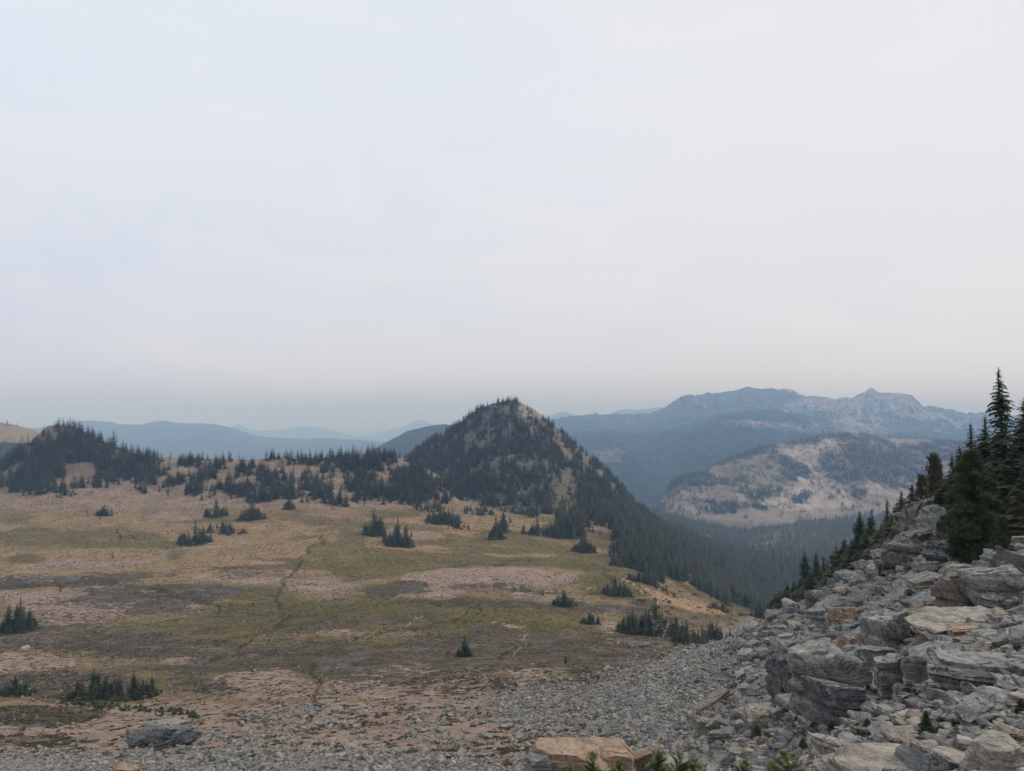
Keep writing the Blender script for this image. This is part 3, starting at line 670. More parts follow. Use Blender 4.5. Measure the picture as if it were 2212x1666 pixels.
def all_wood(U, V, T, X, Y, Z, n): return pk(0 * U, 0.85 + 0 * U, 0 * U, 0 * U)
hill('near_dark_hill', 'dark wooded hill just left of the pointed peak', 'hill',
  [(780,985,3300),(830,958,3300),(860,943,3350),(880,932,3400),(905,926,3400),(925,921,3400),(960,917,3450),(990,921,3450),(1050,930,3450),(1150,950,3450)],
  [(780,1010,2700),(1150,1010,2700)], M_FARW, 160, 40, 0.9, 0.6, 200, 0.3, 61, all_wood)
hill('blue_ridge', 'long smooth blue ridge on the horizon behind the left knoll', 'hill',
  [(-500,930,8600),(0,925,8800),(80,925,8800),(130,916,9000),(165,911,9000),(200,909,9000),(225,911,9000),(240,911,9000),(255,917,9000),(300,918,9000),(330,912,9000),(352,909,9000),(370,912,9000),(400,915,9000),(435,915,9000),(470,918,9000),(505,926,9000),(540,938,9000),(560,943,9000),(610,947,9000),(660,948,9000),(710,947,9000),(740,949,9000),(780,950,9000),(830,955,9000),(900,962,9000),(1100,970,9000)],
  [(-500,985,6800),(1100,985,6800)], M_FARW, 320, 40, 0.9, 0.5, 420, 0.25, 71, all_wood, 0.5)
hill('pale_ridge', 'faint pale blue ridge with a small cone on the far horizon', 'hill',
  [(300,950,16500),(480,932,16500),(496,925,16500),(505,920,16500),(512,916,16500),(519,919,16500),(530,925,16500),(560,932,16500),(600,930,16500),(640,924,16500),(665,922,16500),(690,925,16500),(715,929,16500),(745,937,16500),(775,944,16500),(810,940,16500),(840,930,16500),(870,922,16500),(890,914,16500),(905,908,16500),(915,908,16500),(930,915,16500),(960,918,16500),(1000,915,16500),(1060,925,16500),(1200,940,16500)],
  [(300,960,14000),(1200,960,14000)], M_FARW, 320, 24, 0.9, 0.4, 700, 0.25, 81, all_wood, 0.4)
hill('pale_hill', 'pale hazy hills with small snow-grey peaks left of the high range', 'hill',
  [(1060,925,13500),(1150,912,13500),(1185,900,13500),(1200,895,13500),(1210,891,13500),(1217,889,13500),(1226,892,13500),(1240,897,13500),(1290,897,13500),(1315,895,13500),(1335,887,13500),(1350,884,13500),(1375,886,13500),(1400,883,13500),(1425,880,13500),(1440,882,13500),(1480,890,13500),(1600,900,13500)],
  [(1060,945,11500),(1600,945,11500)], M_FARW, 260, 24, 0.9, 0.4, 600, 0.25, 91, all_wood, 0.5)
M_LEFT = slope_material('left_hill_slope', (0.24, 0.21, 0.18), (0.33, 0.29, 0.24), (0.30, 0.24, 0.16), (0.36, 0.29, 0.20), sc=1.2)
def paint_left(U, V, T, X, Y, Z, n): return pk(.9 + 0 * U, .9 * sstep(V, 950, 962), 0 * U, .35 + 0 * U)
LHILL = hill('grassy_hill', 'tan grassy hill behind the knoll at the left edge', 'hill',
  [(-700,880,1600),(-300,893,1600),(-100,903,1600),(0,914,1600),(30,918,1600),(55,925,1600),(75,930,1600),(100,942,1600),(160,980,1600),(230,1010,1600)],
  [(-700,1000,1250),(0,990,1250),(100,1000,1250),(230,1020,1250)], M_LEFT, 160, 50, 0.8, 0.5, 120, 0.5, 93, paint_left)

# ------------------------------------------------------------------ tree meshes (unit height, base at the origin)
class Tris:
    def __init__(self): self.v = []; self.f = []; self.m = []; self.tip = []
    def tri(self, a, b, c, m=0, tip=(0, 0, 0)):
        k = len(self.v); self.v += [a, b, c]; self.f.append((k, k + 1, k + 2)); self.m.append(m); self.tip += list(tip)
    def tube(self, pts, rad, n=6, m=0):
        k0 = len(self.v)
        for p, r in zip(pts, rad):
            for i in range(n):
                a = 2 * math.pi * i / n; self.v.append((p[0] + r * math.cos(a), p[1] + r * math.sin(a), p[2])); self.tip.append(0)
        for j in range(len(pts) - 1):
            for i in range(n):
                a = k0 + j * n + i; b = k0 + j * n + (i + 1) % n
                self.f += [(a, b, b + n), (a, b + n, a + n)]; self.m += [m, m]
    def mesh(self, name, mats, tip=False):
        me = raw_mesh(name, self.v, self.f, mats, False)
        me.polygons.foreach_set('material_index', np.array(self.m, np.int32))
        if tip:
            at = me.attributes.new('tip', 'FLOAT', 'POINT'); at.data.foreach_set('value', np.array(self.tip, np.float32))
        return me
def V3(x, y, z): return (float(x), float(y), float(z))
def add_branch(T, R, z, ang, L, droop, k, wid, lift=0.0, m=0):
    """one spray of needles: a bent midrib with paired side triangles"""
    ca, sa = math.cos(ang), math.sin(ang)
    def pt(t, side=0.0, dz=0.0):
        r = L * t; zz = z + lift * L * math.sin(t * 2.2) - droop * L * t * t + dz
        return V3(ca * r - sa * side, sa * r + ca * side, zz)
    if k <= 1:
        w = wid * L
        T.tri(pt(0), pt(.55, w, -.1 * L), pt(1.0), m); T.tri(pt(0), pt(1.0), pt(.55, -w, -.1 * L), m); return
    for j in range(k):
        t0 = (j + .1) / k; t1 = (j + 1.25) / k; w = wid * L * (1 - (t0 - .35) ** 2 * 1.2) * R.uniform(.7, 1.2)
        for sgn in (1, -1):
            T.tri(pt(max(0, t0 - .12)), pt(min(1.05, t1 + .12 * R.random()), sgn * w, -R.uniform(.02, .14) * L), pt(min(1, t1)), m)
    T.tri(pt(.8, wid * .3 * L), pt(1.1, 0, .02 * L), pt(.8, -wid * .3 * L), m)
def fir_crown(T, seed, whorls, nb, k, R0=0.15, base=0.04, expo=0.85, wid=0.3, ragged=0.25, m=0):
    R = random.Random(seed); lean = R.uniform(-.3, .3)
    gaps = [R.uniform(.1, .95) for _ in range(3)]
    for i in range(whorls):
        f = i / (whorls - 1); z = base + (0.985 - base) * f ** 0.92
        rad = R0 * (1 - f) ** expo * (1 + .16 * math.sin(f * 19 + seed)) + .008
        if f < .12: rad *= .75 + 2 * f
        for g in gaps:
            if abs(f - g) < .03: rad *= .7
        a0 = R.uniform(0, 6.28)
        for b in range(nb):
            L = rad * R.uniform(1 - ragged, 1 + ragged)
            add_branch(T, R, z + R.uniform(-.5, .5) / whorls, a0 + 6.283 * b / nb + R.uniform(-.25, .25), L, R.uniform(.25, .6) * (1 - .6 * f), k, wid * R.uniform(.8, 1.25), R.uniform(0, .12) + .35 * f, m)
    T.tri(V3(-.004, 0, .95), V3(.004, 0, .95), V3(0, 0, 1.0), m); T.tri(V3(0, -.004, .95), V3(0, .004, .95), V3(0, 0, 1.0), m)
def trunk_mesh(name, r=0.016, n=7, top=0.97, material=None):
    T = Tris(); zs = np.linspace(-0.06, top, 7)
    T.tube([(0.003 * math.sin(5 * z), 0.003 * math.cos(7 * z), z) for z in zs], [r * (1.25 - z) ** 1.3 * .8 + .001 for z in zs], n)
    return T.mesh(name, material or M_BARK)
def tree_proto(seed, whorls, nb, k, **kw):
    T = Tris(); fir_crown(T, seed, whorls, nb, k, **kw)
    T.tube([(0, 0, -.05), (0, 0, .9)], [.014, .003], 4, 1)
    return T.mesh('fir', [M_FIR, M_BARK])
def crown_only(seed, whorls, nb, k, **kw):
    T = Tris(); fir_crown(T, seed, whorls, nb, k, **kw); return T.mesh('crown', M_FIR)
FAR_PROTOS = [tree_proto(s, 8, 6, 1, R0=r, wid=.62, ragged=.35) for s, r in ((1, .15), (2, .13), (3, .17), (4, .12), (5, .19))]
MID_PROTOS = [tree_proto(s + 20, 15, 7, 1, R0=r, wid=.6, ragged=.35) for s, r in ((1, .14), (2, .12), (3, .16), (4, .11), (5, .20), (6, .13))]
MIDC = [crown_only(s + 40, 22, 8, 2, R0=r, wid=.52, ragged=.35) for s, r in ((1, .13), (2, .11), (3, .15), (4, .12), (5, .17), (6, .14), (7, .125))]
BUSHC = [crown_only(s + 60, 12, 9, 2, R0=r, wid=.5, expo=.8, base=.0, ragged=.35) for s, r in ((1, .30), (2, .36), (3, .26))]
NEARC = [crown_only(s + 80, 50, 11, 6, R0=r, wid=.40, ragged=.34) for s, r in ((1, .135), (2, .12), (3, .15), (4, .115), (5, .14))]
TRUNK = trunk_mesh('trunk')

def pine_crown(seed, n=900, R0=.30, tuft=0.045, lobes=26, top=1.0, lo=.03):
    """bushy pine: upswept tufts of long needles gathered on many branch ends"""
    R = random.Random(seed); T = Tris(); centres = []
    for i in range(lobes):
        f = (i + .5) / lobes; z = lo + (top - lo) * f ** .95; r = R0 * min(1, (.35 + 2.2 * f)) * (1 - f) ** .62 * R.uniform(.6, 1.05); a = i * 2.4 + R.uniform(-.4, .4)
        centres.append((r * math.cos(a), r * math.sin(a), z, R.uniform(.05, .10) * (1.25 - .6 * f)))
        centres.append((r * .45 * math.cos(a + 1.3), r * .45 * math.sin(a + 1.3), z, R.uniform(.07, .12) * (1.2 - .6 * f)))
    for _ in range(n):
        cx, cy, cz, cr = R.choice(centres)
        d = Vector((R.gauss(0, 1), R.gauss(0, 1), R.gauss(.3, .8))).normalized() * cr * R.uniform(.3, 1.0)
        p = Vector((cx, cy, cz)) + d
        out = (Vector((p.x, p.y, 0)) * 1.2 + Vector((0, 0, .28)) + d * 1.5).normalized()
        side = out.cross(Vector((R.gauss(0, 1), R.gauss(0, 1), R.gauss(0, 1)))).normalized()
        up = out.cross(side)
        for q in range(5):
            a = q * 1.2566 + R.random(); s = side * math.cos(a) + up * math.sin(a)
            w = out.cross(s).normalized() * tuft * .13
            tip = p + (out * .8 + s * .62) * tuft * R.uniform(.8, 1.3)
            T.tri(tuple(p - w), tuple(p + w), tuple(tip), 0, (0, 0, 1))
    return T
# ------------------------------------------------------------------ planting
DENS = []
stuff_pts = {'mid': [], 'far': []}
TREES = []      # candidates for individual trees: dict(x, y, z, h, zone, du)
def plant(x, y, z, h, zone, wide=1.0, kind='fir'):
    TREES.append(dict(x=float(x), y=float(y), z=float(z), h=float(h), zone=zone, wide=wide, kind=kind, du=float(h) / float(y) * F, u=0.0))
def clump(zone, u, v, hw, hd, n, wide=1.0, skirt=True, tall=None, slope=0.0):
    """n trees round the point of the ground seen at (u, v); hd = height of the tallest in picture units"""
    x, y, z, ok = hit([u], [v]); x, y = x[0], y[0]
    hw *= 1.15; n = int(n * 1.4) if n > 3 else n; W_ = hw * y / F; R = random.Random(int(u * 7 + v)); D_ = W_ * R.uniform(.6, 1.0)
    for i in range(n):
        a = R.uniform(0, 6.28); r = math.sqrt(R.random()) if i else 0.15
        px = x + math.cos(a) * r * W_; py = y + D_ * .7 + math.sin(a) * r * D_ + slope * (px - x)
        h = hd * y / F * (R.uniform(.45, .95) * (1 - .35 * r * r) if i else 1.0)
        plant(px, py, ground_z(px, py), h, zone, wide * R.uniform(1.15, 1.7))
    if skirt and n > 3:
        for i in range(int(n * 1.6) + 2):
            a = R.uniform(0, 6.28); r = R.uniform(.75, 1.15)
            px = x + math.cos(a) * r * W_; py = y + D_ * .7 + math.sin(a) * r * D_ + slope * (px - x)
            h = hd * y / F * R.uniform(.16, .45)
            TREES.append(dict(x=px, y=py, z=float(ground_z(px, py)), h=h, zone=None, wide=1.4, kind='low', du=h / y * F, u=0))
CL = [
 ('dense clump standing alone on the left hillside', 222,1115,14,32,7), ('left hillside beside the dense clump', 189,1116,3,20,1), ('left hillside just below the dense clump', 215,1125,2,10,1),
 ('low clump below the wooded knoll', 135,1074,16,20,6), ('bare slope right of the knoll', 306,1068,8,15,2), ('thin spiky clump above the meadow thicket', 463,1118,20,40,7),
 ('tall clump right of the thin spiky clump', 535,1123,19,45,8), ('slope right of the tall spiky clump', 571,1121,3,17,1), ('meadow thicket on the left slope, its dense left half', 410,1176,28,50,12),
 ('meadow thicket on the left slope, its thin right half', 478,1152,38,30,11), ('slope above the meadow thicket', 357,1139,11,11,2), ('slope left of the meadow thicket', 358,1158,12,13,3),
 ('open left meadow, upper of two', 253,1152,2,11,1), ('open left meadow, lower of two', 260,1163,2,10,1), ('open left meadow, right of the close two', 286,1163,4,11,2), ('tan meadow far left, alone', 243,1206,3,12,1),
 ('tan meadow far left, tiny and alone', 229,1190,2,8,1), ('narrow clump under the ridge at centre left', 624,1101,9,38,5), ('leaning clump under the left ridge', 557,1084,20,44,9), ('ragged clump under the middle of the ridge', 597,1077,18,30,6),
 ('clump high on the left ridge slope', 528,1065,14,45,7), ('tan slope below the ridge end, alone', 718,1101,2,10,1),
 ('clump at the far left edge beside the heath', 24,1368,26,78,8), ('low thicket at the left edge above the scree', 22,1503,28,42,9), ('long thicket above the rocky knoll', 190,1512,42,66,12), ('right end of the long thicket above the rocky knoll', 270,1512,44,60,13),
 ('pink soil by the dark stream bend at left', 128,1279,6,17,2), ('left clump of the pair on the golden meadow', 808,1157,20,54,11), ('right clump of the pair on the golden meadow', 856,1180,25,62,14), ('small group right of the golden meadow pair', 889,1161,7,20,3),
 ('thin row at the foot of the peak, left end', 922,1104,27,28,10), ('broad clump below the foot of the peak', 955,1132,30,45,17), ('broken clump right of the broad clump', 990,1144,20,25,7), ('row along the foot of the peak', 1035,1112,30,30,11),
 ('tight tall clump on the golden slope', 1072,1165,12,55,7), ('narrow clump beside the tight tall clump', 1087,1149,6,45,4), ('golden slope right of the narrow clump', 1102,1129,3,15,1), ('golden slope below the tight clump', 1094,1165,3,13,1),
 ('gap between the rows at the foot of the peak', 1036,1125,2,12,1), ('golden slope left of the broad clump', 922,1134,3,20,1), ('pair of spires below the peak', 1133,1154,7,28,3), ('dark clump left of the forest edge', 1164,1156,18,40,10),
 ('row below the grassy patch of the peak', 1140,1113,22,20,9), ('wood edge under the right foot of the peak', 1225,1163,34,55,17), ('rounded tree at the wood edge', 1270,1138,8,30,2), ('solitary dense clump at the head of the green meadow', 1262,1194,20,48,11),
 ('slope right of the solitary dense clump', 1296,1156,8,15,3), ('slope at the right wood edge', 1321,1161,3,17,1), ('clump beside the pale sandy path', 1336,1288,27,42,14), ('clump by the stream meadow with tall right side', 1221,1311,20,40,10),
 ('small rounded clump in the right meadow', 1276,1349,17,32,8), ('dark grove with bleached snags, its left part', 1375,1372,32,60,14), ('dark grove with bleached snags, its tall middle', 1415,1372,26,72,12), ('dark grove with bleached snags, its right part', 1462,1378,34,50,14),
 ('row of spires climbing to the talus edge', 1495,1392,30,48,13), ('last spires behind the talus edge', 1545,1382,34,42,11), ('trio of close spires in the middle of the meadow', 1002,1419,12,50,6), ('low bush left of the trio', 967,1415,7,9,3), ('heath below the meadow, single dark one', 1223,1433,5,18,2),
 ('scree edge right of the single dark one', 1334,1455,3,12,1), ('scree edge, upper of two near the scree', 1293,1470,4,14,2), ('scree edge, lower of two near the scree', 1272,1479,5,13,2), ('pink oval of gravel by the stream', 1172,1287,2,12,1), ('pink gravel oval in the meadow', 933,1256,3,5,2),
 ('left part of the wood edge above the sandy path', 1345,1225,22,45,9), ('right meadow edge wood below the path', 1395,1262,26,44,12), ('small clump at the brink of the forest slope', 1563,1322,22,24,8), ('scattered few on the orange slope', 1440,1282,24,18,5),
]
for c in CL: clump(*c)
R_ = random.Random(5)
for i in range(150):     # low mat of dwarf fir trailing right from the long thicket, and round other clumps
    t_ = R_.random(); u_ = 130 + 300 * t_; v_ = 1516 + 30 * t_ + R_.uniform(-7, 7)
    a_, b_, c_, _ = hit([u_], [v_]); h_ = R_.uniform(4, 10) * b_[0] / F
    TREES.append(dict(x=a_[0], y=b_[0], z=float(c_[0]), h=h_, zone=None, wide=2.6, kind='low', du=1, u=0))
# knolls, ridges and wood edges: sampled through a density seen from above the slope
def scatter_ground(zone, n, dens, hfun, ulo, uhi, vlo, vhi, seed, wide=1.0, ymin=3.0):
    R = np.random.default_rng(seed)
    u = R.uniform(ulo, uhi, n); v = R.uniform(vlo, vhi, n)
    x, y, z, ok = hit(u, v, ymin)
    p = dens(u, v, x, y) * ok; keep = R.random(n) < p
    for a, b, c, uu, vv in zip(x[keep], y[keep], z[keep], u[keep], v[keep]):
        plant(a, b, c, hfun(uu, vv) * (R.uniform(.5, 1.15) + (R.random() < .12) * .35), zone, wide * R.uniform(.85, 1.3))
def wl(x, y, s, seed, lo, hi): return sstep(fbm(x / s, y / s, 4, seed), lo, hi)
def d_knoll(u, v, x, y):
    m = poly(u, v, [(-60,1000),(20,970),(60,945),(95,925),(170,918),(230,950),(330,980),(335,1025),(250,1040),(160,1048),(100,1040),(-60,1060)], 10)
    rocky = ell(u, v, 95, 935, 40, 22, .4)
    low = poly(u, v, [(-60,1040),(330,1030),(330,1062),(150,1065),(-60,1070)], 8) * wl(x, y, 26, 5, .50, .58)
    return np.maximum(m * (1 - .8 * rocky) * np.where(v > 1000, wl(x, y, 20, 7, .42, .54), wl(x, y, 9, 8, .25, .45)), low)
scatter_ground('wooded knoll at the left', 3300, d_knoll, lambda u, v: 13.0, -60, 360, 905, 1080, 31)
def d_ridge(u, v, x, y):
    m = poly(u, v, [(300,965),(1000,965),(1020,1085),(900,1090),(740,1098),(620,1075),(300,1072)], 10)
    c = wl(x, y, 17, 13, .50, .58) * np.interp(v, [985, 1040, 1095], [.8, .7, .4]) + .04; top = sstep(-v, -1003, -990) * .5 * wl(x, y, 9, 18, .4, .6)
    dense = poly(u, v, [(755,968),(880,960),(960,1000),(985,1060),(860,1075),(760,1080),(740,1030)], 10) * wl(x, y, 14, 14, .40, .54)
    return np.maximum(m * np.maximum(c, top), dense)
scatter_ground('trees along the left ridge', 6500, d_ridge, lambda u, v: 11.0, 290, 1010, 962, 1095, 33)
def d_low(u, v, x, y): return 0.10 * (v > 1060) * wl(x, y, 40, 15, .42, .6)
scatter_ground(None, 1100, d_low, lambda u, v: 2.6, 0, 1320, 1045, 1220, 35, 1.8)
def d_wood(u, v, x, y):
    m = poly(u, v, [(1120,1106),(1220,1100),(1420,1098),(1480,1100),(1480,1240),(1430,1265),(1350,1215),(1318,1200),(1335,1168),(1300,1150),(1250,1160),(1215,1150),(1190,1128),(1150,1120)], 6)
    return m * wl(x, y, 16, 16, .38, .52)
scatter_ground('wood under the peak', 3200, d_wood, lambda u, v: 12.0, 1100, 1490, 1095, 1270, 36)
def scatter_far(n, dens, hfun, ylo, yhi, ulo, uhi, seed, key):
    R = np.random.default_rng(seed)
    y = np.sqrt(R.uniform(ylo ** 2, yhi ** 2, n)); s = R.uniform((ulo - 1106) / F, (uhi - 1106) / F, n); x = s * y
    z = ground_z(x, y); u, v = project(x, y, z); k = R.random(n) < dens(u, v, x, y)
    h = hfun(u[k], v[k]) * R.uniform(.6, 1.25, k.sum())
    stuff_pts[key].append((x[k], y[k], z[k], h))
def d_valley(u, v, x, y):
    edge = np.interp(v, [1100, 1180, 1210, 1240, 1265, 1290, 1310, 1330], [1300, 1335, 1330, 1400, 1455, 1520, 1570, 1625])
    gap = wl(x, y, 45, 21, .30, .37); s = sstep(u - edge, -6, 10)
    grass = ell(u, v, 1440, 1232, 26, 12, .5) + ell(u, v, 1490, 1255, 12, 16, .4)
    return s * gap * (1 - np.clip(grass, 0, 1)) * (y > 470)
scatter_far(12500, d_valley, lambda u, v: 13.5, 470, 1150, 1250, 2230, 41, 'mid')
scatter_far(26000, lambda u, v, x, y: sstep(u, 1330, 1350) * wl(x, y, 90, 22, .26, .34), lambda u, v: 14.0, 1150, 3200, 1330, 2300, 42, 'far')
scatter_far(1200, lambda u, v, x, y: .0 * u + 1, lambda u, v: 12.0, 880, 1500, -300, 900, 43, 'far')
def scatter_grid(G, n, dens, h, seed, key, tmax=1.12):
    P, U, V, T, nn = G; R = np.random.default_rng(seed)
    nu, nt = P.shape[:2]; rows = int((T[0] <= tmax).sum())
    i = R.uniform(0, nu - 1.001, n); j = R.uniform(2, rows - 1.001, n); ii = i.astype(int); jj = j.astype(int); a = (i - ii)[:, None]; b = (j - jj)[:, None]
    Q = (P[ii, jj] * (1 - a) + P[ii + 1, jj] * a) * (1 - b) + (P[ii, jj + 1] * (1 - a) + P[ii + 1, jj + 1] * a) * b
    u, v = project(Q[:, 0], Q[:, 1], Q[:, 2]); k = R.random(n) < dens(u, v, Q[:, 0], Q[:, 1], Q[:, 2])
    Q = Q[k]; stuff_pts[key].append((Q[:, 0], Q[:, 1], Q[:, 2], h * R.uniform(.55, 1.25, len(Q))))
def d_peak(u, v, x, y, z):
    right = sstep(u - np.interp(v, [860, 900, 950, 1050, 1110], [1110, 1130, 1170, 1270, 1350]), -90, 60)
    c = np.clip(fbm(x / 16, z / 10, 4, 61) * 1.0, 0, 1)
    c = .5 * c + .5 * fbm(x / 5, z / 5, 3, 66); left = sstep(c, .37, .53); rt = sstep(c, .37, .52) * .95
    d = left * (1 - right) + rt * right
    bare = np.clip(ell(u, v, 1150, 888, 34, 22, .4) + ell(u, v, 1218, 1072, 34, 42, .4) + ell(u, v, 1120, 1102, 70, 9, .4) + .8 * ell(u, v, 1165, 1000, 28, 16, .5), 0, 1)
    return d * (1 - .92 * bare)
scatter_grid(PEAK, 11500, d_peak, 10.0, 51, 'mid', 1.06)
def d_rhill(u, v, x, y, z):
    uw, vw = warp(u, v, x, z, 150, 110)
    w = wood_rhill(uw, vw) * sstep(fbm(x / 18, z / 12, 4, 62), .28, .46); sp = .16 * sstep(fbm(x / 40, z / 25, 3, 63), .48, .60) + .7 * sstep(-v, -np.interp(u, [1440,1550,1620,1700,1800,1900,2050,2212], [1066,1010,984,966,948,946,958,972]), -np.interp(u, [1440,1550,1620,1700,1800,1900,2050,2212], [1066,1010,984,966,948,946,958,972]) + 4) * (fbm(x / 60, x / 60, 3, 64) > .45)
    return np.maximum(w, sp)
scatter_grid(RHILL, 60000, d_rhill, 13.5, 52, 'far', 1.12)
scatter_grid(LHILL, 900, lambda u, v, x, y, z: np.maximum(.9 * (v < 925), .8 * (v > 948)), 12, 53, 'far', 1.1)
scatter_grid(SPUR, 26000, lambda u, v, x, y, z: .75 + 0 * u, 15, 54, 'far', 1.1)

# ------------------------------------------------------------------ instancing of masses through geometry nodes (one object each)
def scatter_object(name, protos, loc, rot, scl, idx, label, cat):
    me = bpy.data.meshes.new(name); n = len(loc)
    me.vertices.add(n); me.vertices.foreach_set('co', np.asarray(loc, np.float32).ravel())
    for nm, arr in (('rot', rot), ('scl', scl)):
        at = me.attributes.new(nm, 'FLOAT_VECTOR', 'POINT'); at.data.foreach_set('vector', np.asarray(arr, np.float32).ravel())
    at = me.attributes.new('pick', 'INT', 'POINT'); at.data.foreach_set('value', np.asarray(idx, np.int32))
    o = link(name, me, 'stuff', label, cat)
    ng = bpy.data.node_groups.new(name + '_nodes', 'GeometryNodeTree')
    ng.interface.new_socket('Geometry', in_out='INPUT', socket_type='NodeSocketGeometry'); ng.interface.new_socket('Geometry', in_out='OUTPUT', socket_type='NodeSocketGeometry')
    gi = ng.nodes.new('NodeGroupInput'); go = ng.nodes.new('NodeGroupOutput')
    iop = ng.nodes.new('GeometryNodeInstanceOnPoints'); iop.inputs['Pick Instance'].default_value = True
    g2i = ng.nodes.new('GeometryNodeGeometryToInstance')
    for pm in reversed(protos):
        ob = bpy.data.objects.new(pm.name + '_source', pm)
        oi = ng.nodes.new('GeometryNodeObjectInfo'); oi.inputs['Object'].default_value = ob; oi.transform_space = 'ORIGINAL'
        ng.links.new(oi.outputs['Geometry'], g2i.inputs[0])
    def attr(nm, typ):
        a = ng.nodes.new('GeometryNodeInputNamedAttribute'); a.data_type = typ; a.inputs['Name'].default_value = nm; return a.outputs[0]
    ng.links.new(gi.outputs[0], iop.inputs['Points']); ng.links.new(g2i.outputs[0], iop.inputs['Instance'])
    ng.links.new(attr('pick', 'INT'), iop.inputs['Instance Index'])
    e2r = ng.nodes.new('FunctionNodeEulerToRotation'); ng.links.new(attr('rot', 'FLOAT_VECTOR'), e2r.inputs[0]); ng.links.new(e2r.outputs[0], iop.inputs['Rotation'])
    ng.links.new(attr('scl', 'FLOAT_VECTOR'), iop.inputs['Scale'])
    ng.links.new(iop.outputs[0], go.inputs[0])
    md = o.modifiers.new('scatter', 'NODES'); md.node_group = ng
    return o
def tree_mass(name, protos, items, label, cat='forest', wide=1.0):
    x, y, z, h = [np.concatenate([it[k] for it in items]) for k in range(4)]; n = len(x)
    rot = np.stack([rng.normal(0, .03, n), rng.normal(0, .03, n), rng.uniform(0, 6.28, n)], -1)
    w = h * rng.uniform(1.0, 1.75, n) * wide
    scatter_object(name, protos, np.stack([x, y, z], -1), rot, np.stack([w, w, h], -1), rng.integers(0, len(protos), n), label, cat)

# individual trees: the 300 that show largest; the rest joins the woods
for t in TREES: t['u'] = project(t['x'], t['y'], t['z'])[0]
firs = [t for t in TREES if t['kind'] == 'fir' and t['zone'] and -15 < t['u'] < 2227]
firs.sort(key=lambda t: -t['du'])
N_NEAR_FIRS = 40
single = firs[:300 - N_NEAR_FIRS]; ids = set(id(t) for t in single)
rest = [t for t in TREES if id(t) not in ids and t['kind'] == 'fir']
low = [t for t in TREES if t['kind'] == 'low']
stuff_pts['mid'].append(tuple(np.array([t[k] for t in rest]) for k in ('x', 'y', 'z', 'h')))
tree_mass('forest', MID_PROTOS, stuff_pts['mid'], 'dark conifers massed on the peak, the ridges and the near valley side')
tree_mass('far_forest', FAR_PROTOS, stuff_pts['far'], 'far conifers covering the valley floor and the hills beyond')
n = len(low)
scatter_object('dwarf_firs', BUSHC, np.array([(t['x'], t['y'], t['z'] - .1) for t in low]), np.stack([np.zeros(n), np.zeros(n), rng.uniform(0, 6.28, n)], -1),
               np.array([(t['h'] * t['wide'] * .8,) * 2 + (t['h'],) for t in low]), rng.integers(0, 3, n), 'low dwarf firs crowding round the feet of the tree clumps', 'undergrowth')
def make_tree(crown, trunk, loc, h, wx, rz, label, group, lean=(0, 0), name='fir_tree', cat='fir tree'):
    e = link(name, None, None, label, cat, group, None, loc, (lean[0], lean[1], rz), (wx, wx, h))
    e.empty_display_size = .3
    link('trunk', trunk, parent=e); link('crown', crown, parent=e)
    return e
for t in single:
    for zn in ('wooded knoll at the left', 'trees along the left ridge', 'wood under the peak'):
        if t['zone'] == zn:
            uu = project(t['x'], t['y'], t['z']); a, b = {'wooded knoll at the left': (-20, 350), 'trees along the left ridge': (290, 1010), 'wood under the peak': (1120, 1490)}[zn]
            f = (uu[0] - a) / (b - a); hz = ['left end', 'left part', 'middle', 'right part', 'right end'][int(np.clip(f * 5, 0, 4))]
            vm = {'wooded knoll at the left': (985, 1020), 'trees along the left ridge': (1005, 1045), 'wood under the peak': (1130, 1180)}[zn]
            vt = 'upper' if uu[1] < vm[0] else ('middle' if uu[1] < vm[1] else 'lower')
            t['zone'] = vt + ' ' + hz + ' of the ' + zn; break
zones = {}
for t in single: zones.setdefault(t['zone'], []).append(t)
for zone, ts in zones.items():
    lab = {}
    if len(ts) == 1: lab[id(ts[0])] = 'dark fir, the one on the ' + zone
    else:
        byu = sorted(ts, key=lambda t: t['u']); byh = sorted(ts, key=lambda t: -t['du'])
        lab[id(byh[0])] = 'tallest fir of the ' + zone
        for t, w in ((byu[0], 'leftmost'), (byu[-1], 'rightmost')):
            if id(t) not in lab: lab[id(t)] = w + ' fir of the ' + zone
        if len(ts) > 3 and id(byh[-1]) not in lab: lab[id(byh[-1])] = 'shortest fir of the ' + zone
        if len(ts) > 5 and id(byh[1]) not in lab: lab[id(byh[1])] = 'second tallest fir of the ' + zone
    for t in ts:
        l = lab.get(id(t), 'dark fir among alike ones, ' + zone)
        w = t['h'] * t['wide'] * rng.uniform(.9, 1.15)
        make_tree(MIDC[rng.integers(0, len(MIDC))], TRUNK, (t['x'], t['y'], t['z'] - .1), t['h'], w, rng.uniform(0, 6.28), l, 'firs of the ' + zone)

